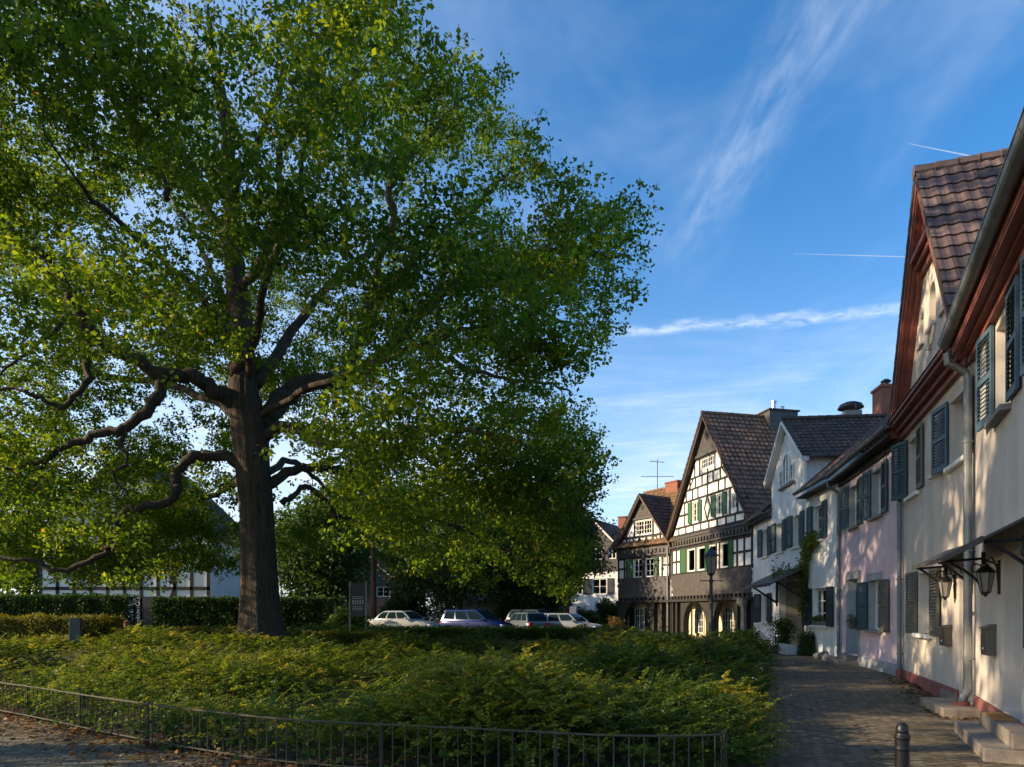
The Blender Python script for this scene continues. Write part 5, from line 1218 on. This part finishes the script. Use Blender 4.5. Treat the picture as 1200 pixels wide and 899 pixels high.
# ------------------------------------------------------------------ railing round the bed
def railing():
    o = thing('fence', 'low thin iron railing around the front of the shrub bed', 'fence', (FENCE[4][0], FENCE[4][1], 0))
    P = catmull([(x-FENCE[4][0], y-FENCE[4][1], tzf(x, y)) for x, y in FENCE], 8)
    for nm, dz, r in (('top_rail', .52, .011), ('bottom_rail', .07, .010)):
        m = MB(); m.tube([(p[0], p[1], p[2]+dz) for p in P], r, 6); m.build(nm, 'iron_fence', o)
    seg = np.linalg.norm(np.diff(P, axis=0), axis=1); s = np.concatenate([[0], np.cumsum(seg)]); n = 98
    start = 5.2; d = (s[-1]-start)/(n-1)
    proto = None
    for k in range(n):
        t = start+k*d; x, y, z = [np.interp(t, s, P[:, i]) for i in range(3)]
        if proto is None:
            m = MB(); m.tube([(0, 0, -.05), (0, 0, .52)], .0075, 6); b = proto = m.build('bar', 'iron_fence', o)
        else:
            b = proto.copy(); COL.objects.link(b); b.parent = o
        b.location = (x, y, z)
    for t in np.linspace(start-1, s[-1], 9):
        x, y, z = [np.interp(t, s, P[:, i]) for i in range(3)]; m = MB(); m.tube([(x+.02, y+.02, z-.1), (x+.02, y+.02, z+.54)], .016, 8); m.build('post', 'iron_fence', o)
railing()

# ------------------------------------------------------------------ street furniture
def bollard():
    o = thing('bollard', 'black ribbed metal bollard at the bottom of the cobbled path', 'bollard', (2.67, 4.67, tzf(2.67, 4.67)))
    m = MB(); m.lathe([(.052, -.1), (.055, .02), (.048, .05), (.046, .77), (.051, .775), (.051, .79), (.046, .795), (.046, .845), (.052, .85), (.052, .868), (.045, .875), (.042, .89)], sides=28); m.build('post', 'black_metal', o, smooth=False, bevel=.003)
    m = MB(); m.lathe([(.041, .885), (.041, .905), (.036, .94), (.02, .957), (.0, .96)], sides=28); m.build('cap', 'black_metal', o, smooth=True)
bollard()
def street_lamp():
    x, y = 7.0, 24.0; z = tzf(x, y); o = thing('street_lamp', 'dark old-fashioned lantern lamp post in front of the tall half-timbered house', 'street lamp', (x, y, z))
    m = MB(); m.lathe([(.17, -.1), (.17, .25), (.13, .32), (.11, .7), (.13, .74), (.09, .82), (.075, 1.2), (.085, 1.24), (.07, 1.28), (.055, 2.7), (.075, 2.74), (.075, 2.8), (.05, 2.84), (.04, 3.05)], sides=18); m.build('post', 'lamp_green', o)
    m = MB(); m.tube([(-.38, 0, 2.78), (.38, 0, 2.78)], .016, 8)
    for s in (-1, 1): m.lathe([(.0, -.03), (.028, 0), (.0, .03)], s*.38, 0, 2.78, 8)
    m.build('ladder_bar', 'lamp_green', o)
    lantern(o, 0, 0, 3.03, .62, .13, .225, 'lamp_green')
def lantern(o, x, y, z, h, rb, rt, mat, sides=6):
    """tapered glazed lantern: frame, panes, roof"""
    f = MB(); ang = [2*math.pi*k/sides+.26 for k in range(sides)]
    for a in ang: f.tube([(x+rb*math.cos(a), y+rb*math.sin(a), z), (x+rt*math.cos(a), y+rt*math.sin(a), z+h)], h*.022, 6)
    for r, zz in ((rb, z), (rt, z+h)): f.tube([(x+r*math.cos(a), y+r*math.sin(a), zz) for a in ang+[ang[0]]], h*.025, 6)
    f.lathe([(rb*.3, -h*.22), (rb*.5, -h*.1), (rb*1.0, -h*.03), (rb, 0)], x, y, z, sides); f.build('lantern_frame', mat, o)
    g = MB(); g.lathe([(rb*.93, .01), (rt*.93, h-.01)], x, y, z, sides)
    T = Matrix.Translation((x, y, 0)) @ Matrix.Rotation(.26, 4, 'Z') @ Matrix.Translation((-x, -y, 0)); g.xform(T); g.build('lantern_pane', 'lantern_glass', o)
    c = MB(); c.lathe([(rt*1.18, h), (rt*1.15, h*1.04), (rt*.62, h*1.26), (rt*.42, h*1.32), (rt*.42, h*1.38), (rt*.15, h*1.46), (rt*.1, h*1.5), (rt*.14, h*1.54), (.0, h*1.58)], x, y, z, 12); c.build('lantern_roof', mat, o)
street_lamp()
def wall_lantern(P0, u, pos, z, label, sc=1.):
    ux, uy = Vector(u).normalized(); o = thing('wall_lantern', label, 'wall lamp', (P0[0]+ux*pos, P0[1]+uy*pos, z), math.atan2(uy, ux), 'wall lanterns beside the doors')
    m = MB(); m.box(-.035, .035, .0, .03, -.28*sc, .2*sc); m.tube([(0, .02, -.2*sc), (0, .04, .10*sc), (0, .10, .24*sc), (0, .18, .2*sc)], .013, 8); m.tube([(0, .03, .14*sc), (0, .18, .2*sc)], .011, 8)
    m.tube([(0, .05+.03*math.cos(a), .16+.03*math.sin(a)) for a in np.linspace(0, 5.2, 12)], .008, 6); m.tube([(0, .18, .2*sc), (0, .18, .12*sc)], .012, 8); m.build('bracket', 'black_metal', o)
    lantern(o, 0, .18, -.25*sc, .28*sc, .06*sc, .11*sc, 'black_metal')
UB = (.3303, .9439); UA = (.433, .902); PA = (8.08-.433*7, 11.9-.902*7)
wall_lantern((8.08, 11.9), UB, 1.2, 2.22, 'black wrought-iron wall lantern on the gabled house, the farther of two', 1.05)
wall_lantern(PA, UA, 7-2.02, 2.22, 'black wrought-iron wall lantern on the nearest house, beside its door', 1.05)
def mailbox(P0, u, pos, z, w, h, label):
    ux, uy = Vector(u).normalized(); o = thing('mailbox', label, 'mailbox', (P0[0]+ux*pos, P0[1]+uy*pos, z), math.atan2(uy, ux), 'mailboxes beside the doors')
    m = MB(); m.box(-w/2, w/2, .005, .13, 0, h-.05); m.add([(-w/2-.01, .005, h), (w/2+.01, .005, h), (w/2+.01, .155, h-.06), (-w/2-.01, .155, h-.06), (-w/2-.01, .005, h-.05), (w/2+.01, .005, h-.05), (w/2+.01, .155, h-.075), (-w/2-.01, .155, h-.075)], [(0, 1, 2, 3), (7, 6, 5, 4), (0, 4, 5, 1), (1, 5, 6, 2), (2, 6, 7, 3), (3, 7, 4, 0)]); m.build('box', 'mailbox', o, bevel=.006)
    f = MB(); f.box(-w/2+.03, w/2-.03, .13, .138, .06, h-.16); f.build('flap', 'mailbox', o, bevel=.003)
    f = MB(); f.box(-.04, .04, .138, .142, .08, .12); f.build('nameplate', 'plate_white', o)
mailbox((8.08, 11.9), UB, 1.66, 1.0, .42, .42, 'brown metal mailbox on the gabled house between shuttered window and door')
mailbox(PA, UA, 7-1.55, 1.0, .46, .48, 'brown metal mailbox on the nearest house, right of the big downpipe')
def mat_():
    ux, uy = UA; o = MB(); o.box(-.35, .35, -.13, .13, 0, .02); b = o.build('doormat', 'doormat', None, bevel=.005); nx, ny = -uy, ux
    s = 7-2.95; b.location = (PA[0]+ux*s+nx*.165, PA[1]+uy*s+ny*.165, .226); b.rotation_euler = (0, 0, math.atan2(uy, ux)); tag(b, 'orange coir doormat on the top step of the nearest house', 'doormat')
mat_()
def board():
    x, y = -7.45, 33.; z = tzf(x, y); o = thing('information_board', 'dark information board with pale header on two thin posts, in front of the silver saloon', 'sign', (x, y, z), R(-4))
    for s in (-1, 1): m = MB(); m.box(s*.40-.03, s*.40+.03, -.03, .03, -.2, 2.75); m.build('post', 'post_wood', o)
    m = MB(); m.box(-.365, .365, -.02, .02, 1.05, 2.35); m.build('panel', 'sign_board', o)
    m = MB(); m.box(-.365, .365, -.025, .025, 2.36, 2.66); m.build('header', 'wood_board', o)
    m = MB(); rr = random.Random(2)
    for z0, w in ((1.98, .5), (1.90, .56), (1.5, .5), (1.42, .56), (1.34, .46)): m.box(-w/2, w/2, -.027, -.021, z0, z0+.035)
    for k in range(5): m.box(-.27+k*.12, -.27+k*.12+.07, -.027, -.021, 1.62, 1.84)
    m.build('printed_marks', 'sign_light', o)
board()
def small_bits():
    x, y = -12.9, 20.2; z = tzf(x, y); o = thing('wooden_post', 'short dark square post standing in the golden hedge', 'post', (x, y, z), R(20))
    m = MB(); m.box(-.13, .13, -.13, .13, -.2, .92); m.build('post', 'wood_board', o, bevel=.01); m = MB(); m.box(-.15, -.131, -.13, .13, -.1, .88); m.build('pale_face', 'post_wood', o)
    # garden gate
    o = thing('garden_gate', 'black iron garden gate in the gap between the tall hedges', 'gate', (-20.45, 38.1, .62))
    for s in (-1, 1): m = MB(); m.box(s*.62-.05, s*.62+.05, -.05, .05, -.1, 1.5); m.build('gate_post', 'black_metal', o)
    m = MB()
    for zz in (.15, 1.25): m.box(-.57, .57, -.015, .015, zz, zz+.04)
    for k in range(9): m.tube([(-.52+k*.13, 0, .1), (-.52+k*.13, 0, 1.4)], .012, 6)
    m.build('gate_leaf', 'black_metal', o)
    o = thing('waste_bin', 'small red bin half hidden beside the garden gate', 'bin', (-21.0, 37.25, .62)); m = MB(); m.lathe([(.15, 0), (.18, .5), (.19, .5), (.19, .54)], sides=16); m.build('body', 'red_wood', o); m = MB(); m.lathe([(.20, .54), (.18, .58), (.1, .62), (.0, .63)], sides=16); m.build('lid', 'red_wood', o)
    # small white road sign beyond the cars
    x, y = 4.1, 46.0; z = tzf(x, y); o = thing('road_sign', 'small white square sign on a thin pole left of the white gabled house', 'sign', (x, y, z)); m = MB(); m.tube([(0, 0, -.1), (0, 0, 1.9)], .03, 8); m.build('pole', 'zinc', o); m = MB(); m.box(-.22, .22, -.045, -.03, 1.45, 1.9); m.build('plate', 'plate_white', o)
    # window box, trough, planter and stones by the pink and white houses
    def at(P0, u, s, n, z): u = Vector(u).normalized(); return (P0[0]+u.x*s-u.y*n, P0[1]+u.y*s+u.x*n, z)
    UD = (.1054, .9944); PD = (11.4, 23.8)
    o = thing('flower_trough', 'grey window box with dark low plants on the sill of the white house', 'window box', at(PD, UD, 1.95, .02, 1.185), math.atan2(UD[1], UD[0]))
    m = MB(); m.box(-.62, .62, -.09, .09, 0, .16); m.build('box', 'zinc_blue', o); rg = np.random.default_rng(3); c = np.column_stack([rg.uniform(-.6, .6, 40), rg.uniform(-.08, .1, 40), rg.uniform(.16, .3, 40)])
    V, F, t = scatter_leaves(c, np.tile([0, 0, 1.], (40, 1)), rg, 14, (.05, .05, .05), .06, .6, .5, None, .2); np_mesh('foliage', V, F, 'leaf_mid', o, t)
    o = thing('flower_box', 'hanging basket of plants on the pink house wall between door and window', 'flower box', at((10.07, 17.6), (.2195, .9756), 3.9, .16, 1.15), math.atan2(.9756, .2195))
    m = MB(); m.box(-.22, .22, -.14, .12, 0, .2); m.build('box', 'timber_brown', o, bevel=.01); c = np.column_stack([rg.uniform(-.22, .22, 30), rg.uniform(-.1, .15, 30), rg.uniform(.12, .42, 30)])
    V, F, t = scatter_leaves(c, np.tile([0, 0, 1.], (30, 1)), rg, 14, (.06, .06, .06), .06, .6, .5, None, .2); np_mesh('foliage', V, F, 'leaf_mid', o, t)
    o = thing('planter', 'white square planter beside the porch step of the white house', 'planter', at(PD, UD, 3.4, .75, 0), math.atan2(UD[1], UD[0]))
    m = MB(); m.box(-.5, .5, -.22, .22, 0, .42); m.build('trough', 'planter_white', o, bevel=.02); m = MB(); m.box(-.45, .45, -.17, .17, .421, .43); m.build('earth', 'soil', o)
    for k, (s, n, r, lab) in enumerate(((.55, .35, .22, 'larger pale boulder at the foot of the white house by its downpipe'), (.95, .42, .15, 'small pale boulder next to the larger one by the white house'))):
        bm = bmesh.new(); bmesh.ops.create_icosphere(bm, subdivisions=3, radius=r); rr = random.Random(k)
        for v in bm.verts: v.co *= 1+.15*math.sin(v.co.x*17+k)+.12*math.sin(v.co.y*21+v.co.z*13); v.co.z *= .75
        me = bpy.data.meshes.new('boulder'); bm.to_mesh(me); bm.free(); me.materials.append(MATS['stone_grey']); b = bpy.data.objects.new('boulder', me); COL.objects.link(b); b.location = at(PD, UD, s, n, r*.5); tag(b, lab, 'stone', 'stones by the wall')
    # vine on the white house
    o = thing('climbing_vine', 'green climbing vine running up the white house beside the porch to the upper window', 'vine', at(PD, UD, 3.35, .05, 0), math.atan2(UD[1], UD[0]))
    path = catmull([(0.1, .12, 0), (0.12, .08, 1.2), (0.05, .06, 2.4), (.15, .08, 3.3), (-.25, .07, 4.0), (-.75, .08, 4.35), (-1.3, .07, 4.5)], 6); m = MB(); m.tube([tuple(p) for p in path], list(np.linspace(.035, .008, len(path))), 6)
    p2 = catmull([(.15, .08, 3.3), (1.0, .7, 3.42), (2.0, .8, 3.35)], 6); m.tube([tuple(p) for p in p2], .008, 5); m.build('stem', 'bark', o)
    c = np.concatenate([np.repeat(path[8:], 9, 0), np.repeat(p2[:10], 4, 0)]); c = c+rg.normal(0, 1, c.shape)*[.16, .05, .14]; c[:, 1] = np.abs(c[:, 1])+.03
    V, F, t = scatter_leaves(c, np.tile([0, 1., 0.], (len(c), 1)), rg, 7, (.10, .05, .10), .10, .8, .2, np.full(len(c), .62), .2); np_mesh('leaves', V, F, 'leaf_cover', o, t)
small_bits()

# ------------------------------------------------------------------ parked cars (local x forward, y left, z up)
def car(kind, label, x, y, head, paint):
    L, Wd, belt, roof, hood, tail = {'saloon': (4.6, 1.74, .90, 1.40, .82, .92), 'minivan': (4.4, 1.80, 1.02, 1.66, .98, 1.05), 'hatch': (4.0, 1.72, .92, 1.50, .88, .95), 'suv': (4.5, 1.86, 1.06, 1.70, 1.02, 1.08), 'estate': (4.5, 1.76, .92, 1.45, .84, .95)}[kind]
    o = thing('parked_car', label, 'car', (x, y, tzf(x, y)+.006), head, 'cars parked in the square'); w = Wd/2; hl = L/2
    fr = {'saloon': .62, 'minivan': .95, 'hatch': .78, 'suv': .75, 'estate': .68}[kind]      # windscreen base, from the front axle side
    xf = hl-(1.25 if kind != 'minivan' else 1.0); xr = -hl+(.85 if kind == 'saloon' else .12)
    st = [(-hl, .72*w, tail-.16, .42), (-hl+.10, .90*w, tail-.04, .30), (-hl+.45, .97*w, tail, .24), (-hl+1.0, w, belt+.01, .22), (0, w, belt, .20), (xf-.1, w, belt-.01, .20), (xf+.35, .98*w, hood, .22), (hl-.45, .94*w, hood-.06, .24), (hl-.12, .84*w, hood-.16, .28), (hl, .66*w, hood-.26, .40)]
    m = MB(); ring = 12
    for X, hw, zt, zb in st:
        zm = zb+(zt-zb)*.55; pr = [(-hw*.86, zb), (-hw*.98, zb+.10), (-hw, zm), (-hw*.97, zt-.10), (-hw*.90, zt-.02), (-hw*.5, zt+.012)]
        pr = pr+[(-a, b) for a, b in pr[::-1]]; m.v += [(X, a, b) for a, b in pr]
    for i in range(len(st)-1):
        for k in range(ring): a = i*ring+k; b = i*ring+(k+1) % ring; m.f.append([a, b, b+ring, a+ring]); m.t.append(.5)
    m.f.append(list(range(ring))); m.t.append(.5); m.f.append(list(range((len(st)-1)*ring, len(st)*ring))[::-1]); m.t.append(.5)
    # cabin
    lean_f = .62 if kind != 'minivan' else .85; lean_r = {'saloon': .55, 'minivan': .25, 'hatch': .42, 'suv': .32, 'estate': .35}[kind]
    rings = [(xr, xf+.02, .90*w, belt-.03), (xr+lean_r*.5, xf-lean_f*.52, .82*w, (belt+roof)/2+.02), (xr+lean_r, xf-lean_f, .70*w, roof-.05), (xr+lean_r+.14, xf-lean_f-.20, .60*w, roof)]
    o0 = len(m.v)
    for a, b, hw, z in rings: m.v += [(a, -hw, z), (b, -hw, z), (b, hw, z), (a, hw, z)]
    for i in range(3):
        for k in range(4): p = o0+i*4+k; q = o0+i*4+(k+1) % 4; m.f.append([p, q, q+4, p+4]); m.t.append(.5)
    m.f.append([o0+12, o0+13, o0+14, o0+15]); m.t.append(.5)
    bd = m.build('body', paint, o, smooth=True); bv = bd.modifiers.new('bevel', 'BEVEL'); bv.width = .035; bv.segments = 3; bv.limit_method = 'ANGLE'; bv.angle_limit = R(28)
    def P_(fx, side, t):                                     # point on the cabin skin: t 0..1 up, fx 0..1 rear to front
        i = min(1, int(t*2)); f = t*2-i; r0, r1 = rings[i], rings[i+1]; a = [r0[k]+(r1[k]-r0[k])*f for k in range(4)]
        return Vector((a[0]+(a[1]-a[0])*fx, side*a[2], a[3]))
    def panel(name, quads, off, parent=bd, mat='car_glass'):
        g = MB()
        for q in quads:
            nn = (q[1]-q[0]).cross(q[3]-q[0]).normalized()
            if nn.dot(Vector(off)) < 0: nn = -nn
            g.add([p+nn*.008 for p in q]+[p-nn*.02 for p in q], [(0, 1, 2, 3), (7, 6, 5, 4), (0, 4, 5, 1), (1, 5, 6, 2), (2, 6, 7, 3), (3, 7, 4, 0)])
        return g.build(name, mat, parent)
    for s in (-1, 1):
        for a, b in ((.05, .30), (.34, .62), (.65, .95)):
            panel('side_window', [[P_(a, s, .14), P_(b, s, .14), P_(b, s, .5), P_(a, s, .5)], [P_(a, s, .5), P_(b, s, .5), P_(b, s, .90), P_(a, s, .90)]], (0, s, .2))
    def ends(fx, off, nm):
        q = []
        for t0, t1 in ((.10, .5), (.5, .94)):
            a0, a1 = P_(fx, -1, t0), P_(fx, 1, t0); b0, b1 = P_(fx, -1, t1), P_(fx, 1, t1); sh = lambda p: Vector((p.x, p.y*.88, p.z)); q.append([sh(a0), sh(a1), sh(b1), sh(b0)])
        panel(nm, q, off)
    ends(1, (1, 0, .5), 'windscreen'); ends(0, (-1, 0, .3), 'rear_window')
    for sx in (1, -1):
        for s in (1, -1):
            wx = sx*(hl-.82); t = MB(); t.tube([(wx, s*(w-.20), .31), (wx, s*(w+.005), .31)], .31, 22); tb = t.build('wheel', 'rubber', o, bevel=.03); r = MB(); r.tube([(wx, s*(w-.01), .31), (wx, s*(w+.012), .31)], .20, 18); r.build('rim', 'alloy', tb)
            y0 = s*.60*w
            if sx > 0: g = MB(); g.box(hl-.20, hl-.055, min(y0, y0+s*.22*w), max(y0, y0+s*.22*w), hood-.30, hood-.17); g.build('headlight', 'head_lens', o, bevel=.02)
            else: g = MB(); g.box(-hl-.012, -hl+.14, min(s*.52*w, s*.84*w), max(s*.52*w, s*.84*w), tail-.32, tail-.08); g.build('tail_light', 'red_lens', o, bevel=.02)
    for s in (1, -1): g = MB(); g.box(xf-.30, xf-.16, min(s*w*.95, s*(w+.16)), max(s*w*.95, s*(w+.16)), belt-.01, belt+.12); g.build('wing_mirror', paint, o, bevel=.025)
    g = MB(); g.box(hl-.03, hl+.012, -.42*w, .42*w, hood-.36, hood-.26); g.build('grille', 'rubber', o, bevel=.01)
    g = MB(); g.box(-hl-.02, -hl+.04, -.26, .26, tail-.42, tail-.30); g.build('number_plate', 'plate_white', o); g = MB(); g.box(hl-.02, hl+.02, -.26, .26, .44, .54); g.build('number_plate', 'plate_white', o)
    g = MB(); g.box(-hl-.03, -hl+.08, -.70*w, .70*w, .34, .50); g.build('bumper', 'rubber', o, bevel=.02); g = MB(); g.box(hl-.06, hl+.03, -.62*w, .62*w, .28, .42); g.build('bumper', 'rubber', o, bevel=.02)
    g = MB()
    for s in (-1, 1): g.box(-.25, -.05, s*(w+.004)-.008, s*(w+.004)+.008, belt-.16, belt-.13)
    g.build('door_handle', paint, o)
    return o
car('saloon', 'silver saloon parked at the left of the row, nose to the right', -6.35, 39.6, R(-24), 'car_silver')
car('minivan', 'dark blue minivan parked beside the silver saloon', -2.05, 40.2, R(-30), 'car_blue')
car('hatch', 'grey hatchback showing its red tail lights, right of the blue minivan', .75, 43.5, R(118), 'car_pale')
car('suv', 'dark grey off-roader behind the grey hatchback', 1.75, 46.0, R(-38), 'car_grey')
car('estate', 'low silver-grey estate car at the right end of the row', 3.55, 43.0, R(-32), 'car_light')

# ------------------------------------------------------------------ vapour trails, high up
def contrail(p0, p1, r, label):
    alt = 9000.; q = []
    for px, py in (p0, p1): s = alt/((718-py)/800); q.append(Vector(((px-600)/800*s, s, alt)))
    n = 24; m = MB(); m.tube([tuple(q[0]+(q[1]-q[0])*k/n) for k in range(n+1)], [max(.5, r*min(1, .25+1.2*k/n)) for k in range(n+1)], 8); o = m.build('vapour_trail', 'trail', None, smooth=True); tag(o, label, 'vapour trail', 'vapour trails in the sky')
def trailmat():
    m, n, l, b = newmat('trail'); b.inputs['Base Color'].default_value = (.95, .95, .95, 1); b.inputs['Roughness'].default_value = 1
    tr = n.new('ShaderNodeBsdfTransparent'); tl = n.new('ShaderNodeBsdfTranslucent'); tl.inputs[0].default_value = (.95, .95, .95, 1)
    a = n.new('ShaderNodeMixShader'); a.inputs[0].default_value = .5; l.new(b.outputs[0], a.inputs[1]); l.new(tl.outputs[0], a.inputs[2])
    lw = n.new('ShaderNodeLayerWeight'); mr = n.new('ShaderNodeMapRange'); mr.inputs[1].default_value = .2; mr.inputs[2].default_value = .9; mr.inputs[3].default_value = .38; mr.inputs[4].default_value = .0; l.new(lw.outputs['Facing'], mr.inputs[0])
    ms = n.new('ShaderNodeMixShader'); l.new(mr.outputs[0], ms.inputs[0]); l.new(tr.outputs[0], ms.inputs[1]); l.new(a.outputs[0], ms.inputs[2]); l.new(ms.outputs[0], n['Material Output'].inputs[0])
trailmat()
contrail((930, 297), (1075, 301), 13, 'long faint straight vapour trail left of the red-boarded gable')
contrail((1065, 168), (1175, 190), 16, 'short bright vapour trail above the purple-tiled gable ridge')
